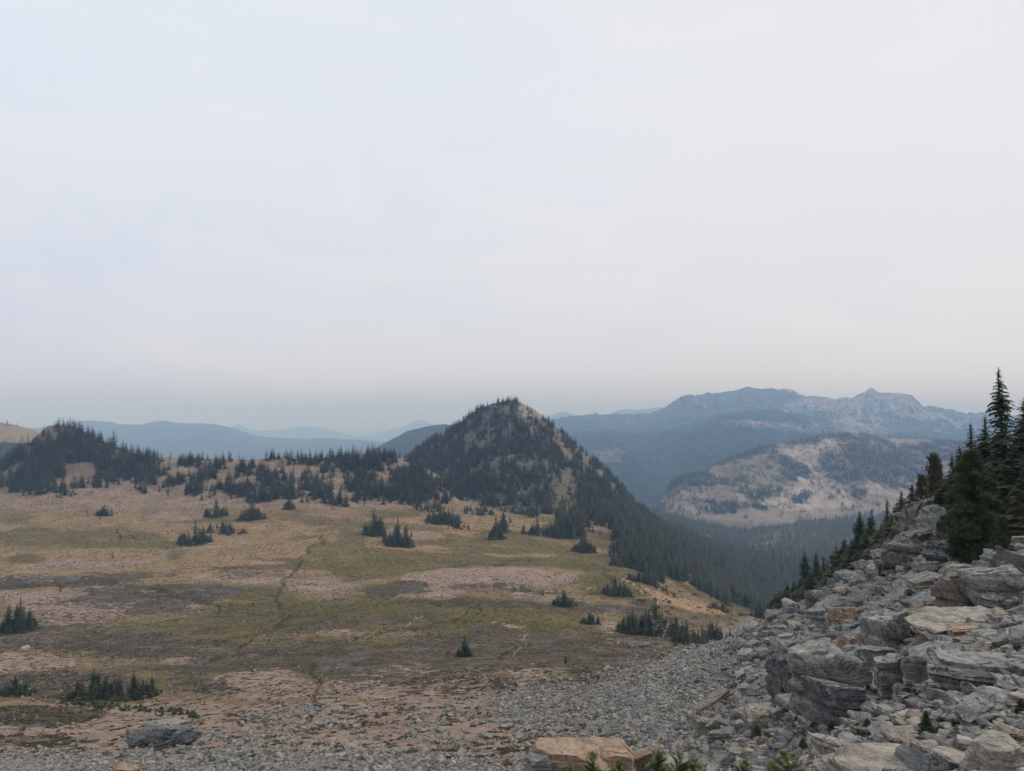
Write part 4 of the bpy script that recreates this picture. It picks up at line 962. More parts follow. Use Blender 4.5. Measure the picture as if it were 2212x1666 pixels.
# firs on the near rocky spur: (u, top v, distance factor past the crest, breadth, label)
YCs = lambda u: float(np.interp(u, su, YC))
SPURFIRS = [
 (2169,792,.98,.72,0,'very tall dark fir towering over the right edge'), (2123,896,1.03,1.1,1,'broken-topped fir just left of the towering fir'), (2098,913,1.07,.9,3,'slim fir left of the broken-topped fir'),
 (2081,962,1.12,1.0,2,'fir peeping over the bushy pine'), (2066,978,1.22,.8,3,'thin fir tip between the pine and the brown pine'), (2054,978,1.27,.8,4,'left twin of the thin fir tips'), (2029,994,1.18,.9,1,'slim fir right of the brown pine'),
 (2209,858,1.04,1.1,4,'second tall fir cut by the right edge'), (2236,900,1.0,1.3,2,'broad fir half outside the right edge'), (2190,960,.93,1.3,0,'shorter fir under the towering fir'), (2212,1010,.86,1.2,3,'low fir at the right edge above dark rock'),
 (1965,1042,1.10,1.0,4,'fir directly left of the rock tower'), (1946,1059,1.07,1.1,0,'dark pointed fir left of the rock tower'), (1928,1108,1.05,1.2,2,'bushy fir filling the row by the tower'), (1915,1077,1.12,.8,3,'slender tall fir right of the white snag'),
 (1893,1098,1.12,.85,1,'slender fir rising behind the white snag'), (1879,1116,1.08,1.1,2,'dense fir left of the white snag'), (1856,1102,1.08,1.1,0,'tall dense fir standing out left of the snag'), (1840,1165,1.04,1.3,4,'short fir on the spur below the tall dense one'),
 (1823,1163,1.06,1.2,2,'broad dark fir midway down the spur'), (1806,1181,1.06,1.3,0,'broad fir left of the midway fir'), (1786,1208,1.08,1.1,1,'narrow fir low on the spur, third from its dark group'), (1774,1200,1.10,.9,3,'thin spire low on the spur, right of the pair'),
 (1764,1192,1.10,.9,4,'thin spire low on the spur, left of the pair'), (1741,1188,1.10,1.0,0,'tallest fir at the low end of the spur'), (1752,1236,1.03,1.6,2,'wide bushy fir at the low end of the spur'), (1729,1246,1.04,1.5,1,'bushy fir by the tan ledge of the spur'),
 (1715,1256,1.06,1.3,3,'fir leaning over the tan ledge'), (1700,1262,1.05,1.5,4,'bushy fir second from the low end'), (1686,1275,1.06,1.3,0,'small bushy fir near the low end'), (1674,1283,1.05,1.4,2,'last bushy fir at the low end of the spur'),
 (1658,1305,1.05,1.3,1,'tiny fir at the very end of the spur'), (1850,1150,1.03,1.5,3,'low bushy fir on the spur rocks'), (1870,1150,1.03,1.5,1,'low bushy fir below the white snag'), (1905,1130,1.03,1.5,4,'bushy fir between snag and tower'), (1796,1222,1.02,1.6,2,'low wide fir above the spur rocks'),
 (1985,1075,1.12,1.1,2,'fir half hidden by the rock tower'), (2060,1020,1.12,1.5,0,'dense fir between the rock tower and the pine'), (2040,1035,1.10,1.5,4,'bushy fir right behind the rock tower'), (2150,985,1.0,1.5,3,'dark fir behind the bushy pine'),
]
for u, vt, k, wd, ci, lab in SPURFIRS:
    y = YCs(u) * k; x = float(s_of(u, vt)) * y; zt = float(ratio(vt)) * y; zb = float(ground_z(x, y)) - .3
    h = zt - zb
    w = h * (wd * 1.45 if wd < 1.15 else wd * 1.7) * min(1.0, 10 / h) ** .3
    make_tree(NEARC[ci], TRUNK, (x, y, zb), h, w, rng.uniform(0, 6.28), lab, 'firs along the rocky spur', (rng.normal(0, .015), rng.normal(0, .02)))
# bushy pines
def make_pine(u, vb, vt, wdu, y, lab, seed, n=2600, brown=False, k=1.0):
    x = float(s_of(u, vb)) * y; zb = float(ground_z(x, y)); zt = float(ratio(vt)) * y; zb = min(zb, float(ratio(vb)) * y) - .1; h = zt - zb
    T = pine_crown(seed, n, R0=wdu * y / F / h / 2 * .95, tuft=.055 * k); cm = T.mesh('crown', M_PINE if not brown else M_BROWNPINE, True)
    return make_tree(cm, TRUNK, (x, y, zb), h, h, 0, lab, 'bushy pines on the spur', (0, .03), 'pine_tree', 'pine tree')
M_BROWNPINE = foliage_material('brown_pine_needles', (0.075, 0.07, 0.035), (0.13, 0.11, 0.055), None, .3)
make_pine(2096, 1192, 984, 150, 41, 'big bushy green pine on the rocks left of the tall fir', 5, 5200, k=.8)
make_pine(2014, 1085, 990, 34, 70, 'brownish narrow pine on top of the rock tower', 6, 900, True)
make_pine(1988, 1100, 1030, 40, 66, 'sparse brown pine leaning off the rock tower', 7, 700, True)
make_pine(2140, 1120, 1030, 50, 48, 'yellowing pine between the bushy pine and the tall fir', 8, 700, True)
make_pine(2165, 1230, 1120, 60, 38, 'dark low pine under the towering fir', 9, 900)

# bleached snags
def snag_mesh(seed, forks=7):
    R = random.Random(seed); T = Tris()
    def limb(p, d, L, r, n=5):
        pts = [p]; rr = [r]
        for i in range(n):
            d = (d + Vector((R.gauss(0, .16), R.gauss(0, .16), R.gauss(0, .05)))).normalized(); p = p + d * L / n; pts.append(p); rr.append(r * (1 - (i + 1) / n * .85))
        k0 = len(T.v)
        for q, (pp, r1) in enumerate(zip(pts, rr)):
            dd = (pts[min(q + 1, n)] - pts[max(q - 1, 0)]).normalized(); a = dd.orthogonal().normalized(); b = dd.cross(a)
            for i in range(5):
                an = i * 1.2566; c = pp + (a * math.cos(an) + b * math.sin(an)) * r1; T.v.append(tuple(c)); T.tip.append(0)
        for j in range(n):
            for i in range(5):
                a = k0 + j * 5 + i; b = k0 + j * 5 + (i + 1) % 5; T.f += [(a, b, b + 5), (a, b + 5, a + 5)]; T.m += [0, 0]
        return pts
    main = limb(Vector((0, 0, -.05)), Vector((R.gauss(0, .08), 0, 1)), 1.05, .03, 7)
    for i in range(forks):
        q = main[R.randint(2, 6)]; a = R.uniform(0, 6.28)
        limb(q, Vector((math.cos(a), math.sin(a), R.uniform(.1, 1.2))).normalized(), R.uniform(.12, .38), .013, 4)
    return T.mesh('snag', M_SNAG)
for u, vt, vb, k, seed, lab in [(1893,1137,1190,1.02,1,'white forked dead trunk among the dark firs of the spur'), (1411,1334,1374,0,2,'pale dead tree at the front of the dark grove, left one'), (1431,1340,1378,0,3,'pale dead tree at the front of the dark grove, right one'),
                                (1424,1330,1372,0,5,'thin bleached trunk between the two pale dead trees'), (1170,1145,1165,0,6,'grey dead spire in the wood under the peak')]:
    if k: y = YCs(u) * k; x = float(s_of(u, vb)) * y; z = float(ratio(vb)) * y
    else:
        xx, yy, zz, _ = hit([u], [vb]); x, y, z = xx[0], yy[0], zz[0]
    h = (float(ratio(vt)) - float(ratio(vb))) * y
    link('dead_tree', snag_mesh(seed, 12), None, lab, 'dead tree', 'bleached dead trees', None, (x, y, z), None, (h * (1.0 if k else 1.6), h * (1.0 if k else 1.6), h))
for u, v, L, rz, seed, lab in [(440,1507,60,.15,11,'long bleached fallen trunk on the moss above the scree'), (520,1512,38,-.5,12,'branching bleached fallen trunk right of the long one'), (405,1512,26,.9,13,'short bleached log left of the long trunk')]:
    xx, yy, zz, _ = hit([u], [v]); h = L * yy[0] / F
    link('fallen_log', snag_mesh(seed, 9), None, lab, 'fallen log', 'bleached fallen logs', None, (xx[0], yy[0], zz[0] + .25), (0, math.pi / 2 - .1, rz), (h * .8, h * .8, h))

# ------------------------------------------------------------------ rocks
def noise3(p, s, seed, o=4):
    return fbm(p[:, 0] * s + p[:, 2] * s * .71 + seed, p[:, 1] * s - p[:, 2] * s * .53 + 3, o, seed) - .5
def rock_mesh(name, seed, style, material, tess=20, aspect=(1, 1, 1), rough=1.0):
    """faceted rock about 1 x 1 x 1 before scaling; aspect = its real proportions so cracks and layers keep their scale"""
    R = np.random.default_rng(seed)
    g = np.linspace(-1, 1, tess + 1); A, B = np.meshgrid(g, g, indexing='ij'); o = np.ones_like(A)
    A = np.tan(A * .785); B = np.tan(B * .785)
    faces = [(A, B, o), (B, A, -o), (o, A, B), (-o, B, A), (B, o, A), (A, -o, B)]
    pts = []; quads = []; k = 0; n1 = tess + 1
    idx = np.arange(n1 * n1).reshape(n1, n1); q = np.stack([idx[:-1, :-1], idx[1:, :-1], idx[1:, 1:], idx[:-1, 1:]], -1).reshape(-1, 4)
    for f in faces:
        pts.append(np.stack([c.ravel() for c in f], -1)); quads.append(q + k); k += n1 * n1
    D = np.concatenate(pts); D /= np.linalg.norm(D, axis=1)[:, None]
    asp = np.array(aspect, float)
    jit = {'block': .16, 'slab': .10, 'boulder': .28, 'shard': .26}[style]
    N = []; H = []
    for ax in range(3):
        for sg in (1, -1):
            v = np.zeros(3); v[ax] = sg; v = v + R.normal(0, jit, 3) * (0.45 if (style == 'slab' and ax == 2) else 1); v /= np.linalg.norm(v); N.append(v); H.append(.5 * R.uniform(.9, 1.0))
    for _ in range({'block': 7, 'slab': 6, 'boulder': 13, 'shard': 5}[style]):
        v = R.normal(0, 1, 3); v /= np.linalg.norm(v)
        if style == 'slab': v[2] *= .5; v /= np.linalg.norm(v)
        N.append(v); H.append({'block': .62, 'slab': .60, 'boulder': .56, 'shard': .53}[style] * R.uniform(.86, 1.06))
    N = np.array(N); H = np.array(H)
    dn = D @ N.T; r = np.where(dn > 1e-4, H[None] / np.maximum(dn, 1e-4), 9).min(1)
    P = D * r[:, None]
    Pm = P * asp
    if tess > 5:
        m = max(asp)
        d1 = noise3(Pm, 1.6 / m * 2, seed) * .10 + noise3(Pm, 14 / m, seed + 3, 3) * .035 * rough
        # bedding ledges: whole layers set back or proud along the sides
        lay = (vnoise(Pm[:, 2] / asp[2] * (7 if style == 'slab' else 9) + Pm[:, 0] / m * 1.1, Pm[:, 1] * 0 + seed, seed) - .5)
        lay = np.sign(lay) * np.abs(lay * 2) ** .5 * .5
        ch = noise3(Pm, 3.2 / m, seed + 7, 2); step = np.where(ch > .12, -.07, 0) + np.where(ch < -.16, -.05, 0)
        P = P * (1 + d1 * rough + step * rough)[:, None]
        P[:, :2] *= (1 + lay * .12 * rough)[:, None]
    # weld the seams of the six patches
    key = np.round(D * 4096).astype(np.int64); _, first, inv = np.unique(key, axis=0, return_index=True, return_inverse=True)
    Q = inv.reshape(-1)[np.concatenate(quads)]
    return raw_mesh(name, P[first], Q, material, False)

class Occ: pass
def put_rock(u, vb, w, h, d, mname, roll=0, pitch=0, yaw=0, style='block', label='', name='boulder', cat='boulder', group=None, seed=None, tess=30, lift=0.0, y=None, rough=1.55):
    """a rock whose foot is seen at (u, vb), w wide, h high and d deep in picture units at its distance"""
    if y is None:
        x, yy, z, ok = hit([u], [vb]); x, y0, z = float(x[0]), float(yy[0]), float(z[0])
    else:
        y0 = y; x = float(s_of(u, vb)) * y; z = float(ratio(vb)) * y
    k = y0 / F; W_, H_, D_ = w * k, h * k, d * k
    seed = seed or int(u * 3 + vb * 7)
    me = rock_mesh('rock', seed, style, {'g': M_ROCK, 'p': M_PALE, 't': M_TAN, 'd': M_DARK}[mname], tess, (W_, D_, H_), rough)
    o = link(name, me, None, label, cat, group, None, (x, y0 + D_ * .42, z + H_ * (.42 + lift)), (math.radians(pitch), math.radians(-roll), math.radians(yaw)), (W_ * 1.12, D_ * 1.12, H_ * 1.15))
    return o

# uneven bedrock of the spur: ledges and steps in real relief
def worley(x, y, seed):
    ix = np.floor(x).astype(np.int64); iy = np.floor(y).astype(np.int64)
    best = np.full(x.shape, 9.0); cid = np.zeros(x.shape); dx = np.zeros(x.shape); dy = np.zeros(x.shape); c2 = np.zeros(x.shape)
    for a in (-1, 0, 1):
        for b in (-1, 0, 1):
            px = ix + a + _hash(ix + a, iy + b, seed); py = iy + b + _hash(ix + a, iy + b, seed + 1)
            dd = np.abs(x - px) * .6 + np.hypot(x - px, y - py) * .7; m = dd < best
            best = np.where(m, dd, best); cid = np.where(m, _hash(ix + a, iy + b, seed + 2), cid); c2 = np.where(m, _hash(ix + a, iy + b, seed + 3), c2); dx = np.where(m, x - px, dx); dy = np.where(m, y - py, dy)
    return cid, c2, dx, dy
def make_bedrock():
    nu, ny = 620, 560
    us = np.linspace(1380, 2330, nu); ys = np.geomspace(7.5, 150, ny); X = ((us - 1106) / F / 1.006)[:, None] * ys[None]; Y = np.broadcast_to(ys[None], X.shape)
    Zg = ground_z(X, Y); U, V = project(X, Y, Zg)
    ang = math.radians(24); xr = X * math.cos(ang) + Y * math.sin(ang); yr = -X * math.sin(ang) + Y * math.cos(ang)
    wx = (fbm(X / 1.6, Y / 1.6, 3, 90) - .5) * .9; wy = (fbm(X / 1.6 + 9, Y / 1.6, 3, 92) - .5) * .9
    h = np.zeros_like(X)
    for sc, ex, amp, sd in ((4.6, 1.8, 1.25, 201), (1.9, 1.6, .62, 211), (.75, 1.5, .26, 221)):
        c, c2, dx, dy = worley((xr + wx) / (sc * ex), (yr + wy) / sc, sd)
        h += amp * ((c - .5) + (c2 - .5) * dx * 1.1 + (.25 + .5 * (c - .5)) * dy * .9) * (sstep(sc / Y, .006, .02))
    h += (fbm(X / .35, Y / .35, 3, 95) - .5) * .10
    m = poly(U, V, [(1700,1330),(1760,1285),(1900,1200),(2050,1120),(2150,1150),(2400,1100),(2400,1560),(2150,1560),(2050,1530),(1900,1560),(1740,1560),(1690,1500),(1680,1400)], 24)
    m = np.maximum(m, .85 * line(U, V, [(1540,1590),(1620,1535),(1740,1440)], 16)); m = np.maximum(m, .8 * line(U, V, [(1505,1660),(1560,1560),(1690,1490)], 10))
    m = m * (0.55 + .9 * fbm(X / 6, Y / 6, 3, 97))
    Z = Zg - .75 + m * .78 + h * (.25 + .4 * m) * (m > .02)
    me = grid_mesh('bedrock', np.stack([X, Y, Z], -1), M_ROCK, False)
    link('bedrock', me, 'structure', 'stepped grey layered bedrock of the near spur', 'bedrock')
    return us, ys, Z
make_bedrock()

G1 = 'named blocks of the near outcrop'
def R6(X, Y): return X * .3627 + 1409.6, Y * .3627 + 1192.7   # positions noted on an enlargement of the outcrop
BL = [ # X, Ybottom, w, h, depth (enlargement units), material, roll, pitch, yaw, style, name, label
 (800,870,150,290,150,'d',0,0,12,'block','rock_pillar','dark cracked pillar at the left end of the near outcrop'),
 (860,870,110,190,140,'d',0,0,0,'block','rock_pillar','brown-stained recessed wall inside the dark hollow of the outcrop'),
 (1070,1010,300,350,260,'g',4,-6,-10,'block','boulder','largest smooth grey block, upright in the middle of the outcrop'),
 (1010,715,420,110,300,'p',14,8,10,'slab','rock_slab','pinkish pale slab capping the largest grey block'),
 (885,715,90,70,90,'t',8,0,15,'block','boulder','orange-faced corner block under the pinkish capping slab'),
 (1195,650,130,150,120,'t',-3,0,20,'block','boulder','brown square-cut block above the pinkish slab'),
 (1270,560,95,100,90,'p',0,5,-15,'boulder','boulder','rounded whitish block beside the brown square-cut block'),
 (1345,730,300,160,220,'g',-4,0,12,'block','boulder','blue-grey jointed block right of the brown square-cut one'),
 (1150,1045,210,200,180,'g',0,-4,8,'block','boulder','streaked grey block leaning at the foot of the largest block'),
 (1305,830,110,100,110,'g',6,0,40,'shard','boulder','pointed wedge-shaped stone above a black gap'),
 (1280,740,200,45,140,'p',2,0,10,'slab','rock_slab','thin pale slab bridging the gap over the wedge-shaped stone'),
 (2010,790,500,150,300,'g',-3,5,4,'slab','rock_slab','long banded slab with brown broken underside at the right edge'),
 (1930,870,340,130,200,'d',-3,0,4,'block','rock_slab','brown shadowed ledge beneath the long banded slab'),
 (1880,490,560,100,300,'p',5,6,6,'slab','rock_slab','broad greenish slab with rusty front edge, upper right'),
 (1960,500,340,60,140,'t',4,0,2,'slab','rock_slab','rusty brown ledge under the broad greenish slab'),
 (1905,350,260,250,220,'d',6,0,20,'block','boulder','dark knobbly block standing on the broad greenish slab'),
 (2040,375,130,130,110,'g',0,0,10,'block','boulder','small blue-grey cube fallen against the dark knobbly block'),
 (2120,330,260,190,220,'g',8,0,-10,'slab','rock_slab','lichen-spotted slab at the right edge behind the fallen cube'),
 (2160,200,160,220,120,'d',-10,0,0,'block','boulder','tall dark block at the right edge below the firs'),
 (2090,150,160,170,140,'g',-28,0,20,'block','boulder','tilted dark green block left of the tall edge block'),
 (1925,975,165,110,120,'g',-6,5,15,'boulder','boulder','egg-shaped grey stone with tan top under the long slab'),
 (1985,1045,250,150,170,'g',28,0,10,'slab','rock_slab','big slab leaning against the soil bank, brown underneath'),
 (1590,850,130,190,110,'g',2,0,-8,'block','boulder','rough upright grey pillar left of the black cave'),
 (1700,880,130,120,100,'g',-2,0,5,'boulder','boulder','rounded dark grey block at the mouth of the black cave'),
 (1460,880,150,220,130,'g',3,0,0,'block','boulder','broad weathered grey face between wedge stone and pillar'),
 (1420,640,170,230,170,'g',-8,0,12,'block','boulder','tall pale grey buttress left of the broad greenish slab'),
 (1550,1030,190,60,120,'p',-3,4,8,'slab','rock_slab','cream slab with a little fir growing in front'),
 (1490,1145,190,75,110,'g',5,8,-6,'slab','rock_slab','overhanging slab with black-brown underside near the bottom'),
 (1780,1160,95,100,30,'g',0,15,20,'shard','boulder','thin blue-grey triangular plate standing on edge'),
 (1100,1240,240,110,150,'p',-8,0,-10,'boulder','boulder','pale wedge with dark right flank near the bottom middle'),
 (1230,1250,120,90,110,'d',10,0,20,'block','boulder','dark block touching the pale wedge'),
 (820,945,150,85,100,'p',-2,4,0,'slab','boulder','cream yellow ledge block in front of the dark hollow'),
 (670,1060,210,130,150,'p',4,6,8,'block','boulder','wide cream rock left of the little black-green shrubs'),
 (760,1040,70,110,60,'g',22,0,10,'slab','boulder','grey fin leaning on the wide cream rock'),
 (365,930,260,60,90,'g',26,0,20,'slab','rock_slab','long pale slab rising to the right on the scree'),
 (300,1100,95,110,80,'p',-10,0,10,'block','boulder','blocky stone with dark hollow, left of the leaning plate'),
 (385,1080,80,90,30,'p',30,0,20,'shard','boulder','leaning triangular plate left of the cream rock'),
 (400,1150,130,80,80,'g',8,0,0,'block','boulder','grey low block under the leaning triangular plate'),
 (600,885,100,45,60,'d',-6,0,10,'slab','rock_slab','flat slate-blue slab on the scree left of the dark pillar'),
 (700,650,100,60,60,'d',24,0,10,'slab','rock_slab','black-edged slab jutting from the scree above the pillar'),
 (1080,420,215,120,160,'g',22,0,20,'block','boulder','massive smooth grey shoulder at the top left of the outcrop'),
 (960,400,60,160,60,'d',0,0,0,'block','rock_pillar','narrow dark fin at the left side of the grey shoulder'),
 (1190,440,150,110,130,'t',-4,0,14,'block','boulder','overhanging brown block with a black gap beneath'),
 (1420,110,190,30,120,'p',4,6,0,'slab','rock_slab','thin pale green slab lying flat below the pine rocks'),
 (1640,215,210,80,130,'p',8,4,8,'slab','rock_slab','layered tan slab below the bushy pine'),
 (1600,70,200,60,140,'p',14,6,-8,'slab','rock_slab','bright lichen slab at the left foot of the bushy pine'),
 (1350,290,110,80,80,'g',-8,0,8,'block','boulder','square blue-grey block on the middle terrace'),
 (1650,1210,150,70,100,'p',4,0,12,'boulder','boulder','smooth beige stone near the bottom, right of centre outcrop'),
 (2020,1190,110,80,90,'d',-10,0,20,'block','boulder','blackish lump between the big beige rock and the corner boulder'),
 (2140,1135,170,90,120,'p',-14,0,0,'boulder','boulder','yellowish sharp rock above the corner boulder'),
]
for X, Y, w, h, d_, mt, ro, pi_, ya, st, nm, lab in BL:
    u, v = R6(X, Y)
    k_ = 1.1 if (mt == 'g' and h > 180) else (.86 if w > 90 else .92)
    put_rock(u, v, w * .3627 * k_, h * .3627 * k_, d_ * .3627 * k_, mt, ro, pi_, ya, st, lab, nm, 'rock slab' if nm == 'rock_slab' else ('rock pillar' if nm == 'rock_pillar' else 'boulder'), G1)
# big rocks closest to the camera
put_rock(1228,1702,160,76,90,'t',-2,0,6,'block','broad tan flat-faced boulder at the bottom centre','boulder','boulder',G1,501,44,0,7.6,.6)
put_rock(1326,1702,80,74,70,'t',-5,0,-10,'block','smaller reddish tan boulder touching the broad tan one','boulder','boulder',G1,502,40,0,7.7,.6)
put_rock(1168,1700,50,60,50,'g',12,0,20,'boulder','grey rounded shoulder on the left of the broad tan boulder','boulder','boulder',G1,503,30,0,7.5,.7)
put_rock(2020,1740,320,76,120,'p',-3,2,4,'slab','huge pale soil-topped rock filling the bottom right','boulder','boulder',G1,504,48,0,7.2,.6)
put_rock(2190,1730,110,110,90,'p',6,0,10,'boulder','rounded pinkish lichen boulder in the bottom right corner','boulder','boulder',G1,505,44,0,6.8,.6)
put_rock(1855,1715,120,56,80,'p',16,0,0,'slab','light streaked slab left of the huge soil-topped rock','boulder','boulder',G1,506,40,0,7.4,.6)
put_rock(1440,1690,60,46,40,'g',-14,0,30,'shard','sharp grey plate right of the reddish boulder','boulder','boulder',G1,507,24,0,8.2,.8)
put_rock(1395,1668,44,40,30,'t',24,0,10,'slab','tilted tan plate beside the reddish boulder','boulder','boulder',G1,508,20,0,8.6,.8)
put_rock(1480,1700,56,40,40,'g',10,0,-10,'block','grey block behind the yellow-green sprouts','boulder','boulder',G1,509,20,0,7.9,.8)
put_rock(262,1688,46,26,34,'t',0,0,0,'boulder','small tan boulder top at the bottom left','boulder','boulder',G1,510,24,0,40,.8)
# rock tower by the firs
for i, (u, vb, w, h, d_, mt, ro, nm, lab) in enumerate([
    (2000,1190,54,96,50,'g',6,'rock_pillar','tall jagged rock tower rising between the firs and the pine'), (1972,1195,36,70,40,'d',-6,'rock_pillar','dark left shoulder of the jagged rock tower'), (2022,1185,36,78,40,'g',-8,'rock_pillar','light right side of the jagged rock tower'),
    (1990,1215,90,60,60,'g',4,'boulder','cracked blocks at the foot of the rock tower'), (1950,1225,60,44,50,'d',10,'boulder','dark block left of the tower foot'), (2035,1215,60,40,46,'g',-10,'boulder','grey block right of the tower foot, under the pine'), (1925,1240,60,40,46,'g',10,'boulder','grey broken block down left from the tower')]):
    put_rock(u, vb, w, h, d_, mt, ro, 0, i * 13, 'block', lab, nm, 'rock pillar' if nm == 'rock_pillar' else 'boulder', 'blocks of the rock tower', 600 + i, 40, .05, None, 2.4)
# knoll of broken rock lower left
for i, (u, vb, w, h, d_, mt, ro, lab) in enumerate([(335,1612,56,30,40,'d',-6,'dark cracked hump of the low left outcrop'), (375,1610,50,34,40,'g',-12,'right grey shoulder of the low left outcrop'), (300,1612,50,24,40,'d',6,'brownish left end of the low left outcrop'), (350,1578,80,14,40,'g',-10,'top ledge of the low left outcrop'),
                                                   (410,1606,36,30,30,'g',-16,'outermost right block of the low left outcrop'), (318,1600,40,20,30,'d',-14,'steep dark fin in the middle of the low left outcrop'), (352,1604,40,26,30,'g',8,'cracked grey face in the middle of the low left outcrop'), (392,1612,40,30,34,'d',-8,'dark lower step on the right of the low left outcrop'), (285,1600,36,18,26,'t',10,'brownish low step at the far left of the low left outcrop'), (430,1612,26,12,22,'g',-10,'flat outlying slab right of the low left outcrop'), (345,1625,26,16,20,'d',0,'loose dark boulder in front of the low left outcrop'), (50,1408,16,9,12,'p',0,'pale lone boulder on the heath at far left')]):
    put_rock(u, vb, w, h, d_, mt, ro, 0, i * 21, 'boulder', lab, 'boulder', 'boulder', 'rocks of the low left outcrop', 700 + i, 22, 0, None, 1.5)

# medium slabs filling the outcrop, and loose boulders on the talus
VAR = {}
def variant(style, mt, i):
    k = (style, mt, i)
    if k not in VAR: VAR[k] = rock_mesh('rock', 900 + i * 17 + len(style), style, {'g': M_ROCK, 'p': M_PALE, 't': M_TAN, 'd': M_DARK}[mt], 11, (1, .8, .5) if style != 'slab' else (1, .8, .22), 1.3)
    return VAR[k]
RK = np.random.default_rng(99)
OUT = [(1700,1330),(1780,1275),(1900,1210),(1960,1170),(2060,1170),(2150,1190),(2212,1170),(2225,1590),(2050,1590),(1900,1600),(1740,1600),(1690,1520),(1680,1400)]
def sample_screen(n, dens, ulo, uhi, vlo, vhi, R):
    u = R.uniform(ulo, uhi, n); v = R.uniform(vlo, vhi, n); k = R.random(n) < dens(u, v); u, v = u[k], v[k]
    x, y, z, ok = hit(u, v); return u[ok], v[ok], x[ok], y[ok], z[ok]
u, v, x, y, z = sample_screen(900, lambda u, v: poly(u, v, OUT, 6), 1660, 2230, 1150, 1640, RK)
order = RK.permutation(len(u))[:275]
AREA = [(1280, 'upper outcrop under the firs'), (1400, 'upper middle of the outcrop'), (1500, 'lower middle of the outcrop'), (1700, 'foot of the outcrop')]
pick_lab = {}
for q, i in enumerate(order):
    st = RK.choice(['slab', 'slab', 'slab', 'block', 'shard']); mt = RK.choice(['g', 'g', 'g', 'g', 'g', 'p', 'd', 'd'])
    w = RK.uniform(14, 40) * y[i] / F; hh = w * (RK.uniform(.18, .34) if st == 'slab' else RK.uniform(.45, .9)); dd = w * RK.uniform(.6, 1.1)
    colr = {'g': 'grey', 'p': 'pale', 't': 'brown', 'd': 'dark'}[mt]; form = {'slab': 'flat slab', 'block': 'square-cut block', 'shard': 'sharp-edged stone'}[st]
    where = next(t for lim, t in AREA if v[i] < lim); side = 'left' if u[i] < 1850 else ('right' if u[i] > 2050 else 'central')
    big_ = 'large' if w * F / y[i] > 31 else ('small' if w * F / y[i] < 21 else 'mid-sized'); lab = f'{big_} {colr} {form} among others in the {side} {where}'
    link('rock_slab', variant(st, mt, int(RK.integers(0, 3))), None, lab, 'rock slab', 'fractured slabs of the outcrop', None, (x[i], y[i] + dd * .3, z[i] + hh * .28 + .12),
         (RK.normal(0, .12), -math.radians(RK.normal(9, 10)), RK.uniform(-.7, .7) + (3.14 if RK.random() < .5 else 0)), (w, dd, hh))
def d_talus(u, v):
    e = np.interp(u, [0, 300, 420, 560, 700, 860, 1020, 1150, 1250, 1350, 1470, 1600, 1700, 1800, 2212], [1625, 1605, 1580, 1535, 1515, 1525, 1505, 1465, 1462, 1440, 1400, 1335, 1285, 1230, 1100])
    return sstep(v - e, -25, 40)
u, v, x, y, z = sample_screen(900, d_talus, 0, 1720, 1400, 1666, RK)
order = RK.permutation(len(u))[:225]
for i in order:
    st = RK.choice(['block', 'boulder', 'shard', 'slab']); mt = RK.choice(['g', 'g', 'g', 'p', 'p', 'd', 't'])
    near = y[i] < 30; w = RK.uniform(10, 24) * (1.25 if near else .8) * y[i] / F; w = min(w, 1.9); hh = w * RK.uniform(.35, .75); dd = w * RK.uniform(.6, 1.0)
    colr = {'g': 'grey', 'p': 'light', 't': 'brown', 'd': 'dark'}[mt]; form = {'slab': 'flat stone', 'block': 'blocky stone', 'shard': 'sharp stone', 'boulder': 'rounded stone'}[st]
    where = 'loose stones by the near outcrop' if u[i] > 1400 else ('stones of the scree right of centre' if u[i] > 1000 else ('stones of the scree below the pink hollow' if u[i] > 500 else 'stones of the lower left scree'))
    link('boulder', variant(st, mt, int(RK.integers(0, 3))), None, f'{"big" if w * F / y[i] > 14 else "smallish"} {colr} {form} among the {where}', 'boulder', 'larger stones on the scree', None, (x[i], y[i], z[i] + hh * .22), (RK.normal(0, .2), RK.normal(0, .25), RK.uniform(0, 6.28)), (w, dd, hh))

# the smaller broken slabs between them, too many to tell apart
for st_ in ('slab', 'block', 'shard'):
    for mt_ in ('g', 'd', 'p'):
        for i_ in range(2): variant(st_, mt_, i_)
uu, vv, xx_, yy_, zz_ = sample_screen(3600, lambda u, v: poly(u, v, [(1600,1372)] + OUT + [(1600,1600)], 10), 1580, 2230, 1150, 1650, RK)
n_ = len(uu); w_ = np.clip(RK.lognormal(math.log(15), .45, n_), 6, 34) * yy_ / F; PV = [variant(a, b, c) for a, b, c in (('slab','g',0),('slab','g',1),('slab','d',0),('slab','p',0),('block','g',0),('block','g',1),('block','d',0),('block','p',0),('shard','g',0),('shard','g',1))]
pick_ = RK.integers(0, len(PV), n_); thin = np.where(pick_ < 4, .26, .62)
scatter_object('rubble', PV, np.stack([xx_, yy_ + w_ * .2, zz_ + w_ * thin * .35 + .05], -1), np.stack([RK.normal(0, .16, n_), RK.normal(-.16, .2, n_), RK.uniform(-.8, .8, n_)], -1),
               np.stack([w_, w_ * RK.uniform(.6, 1, n_), w_ * thin], -1), pick_, 'broken grey slabs and chips lying between the ledges of the outcrop', 'rubble')

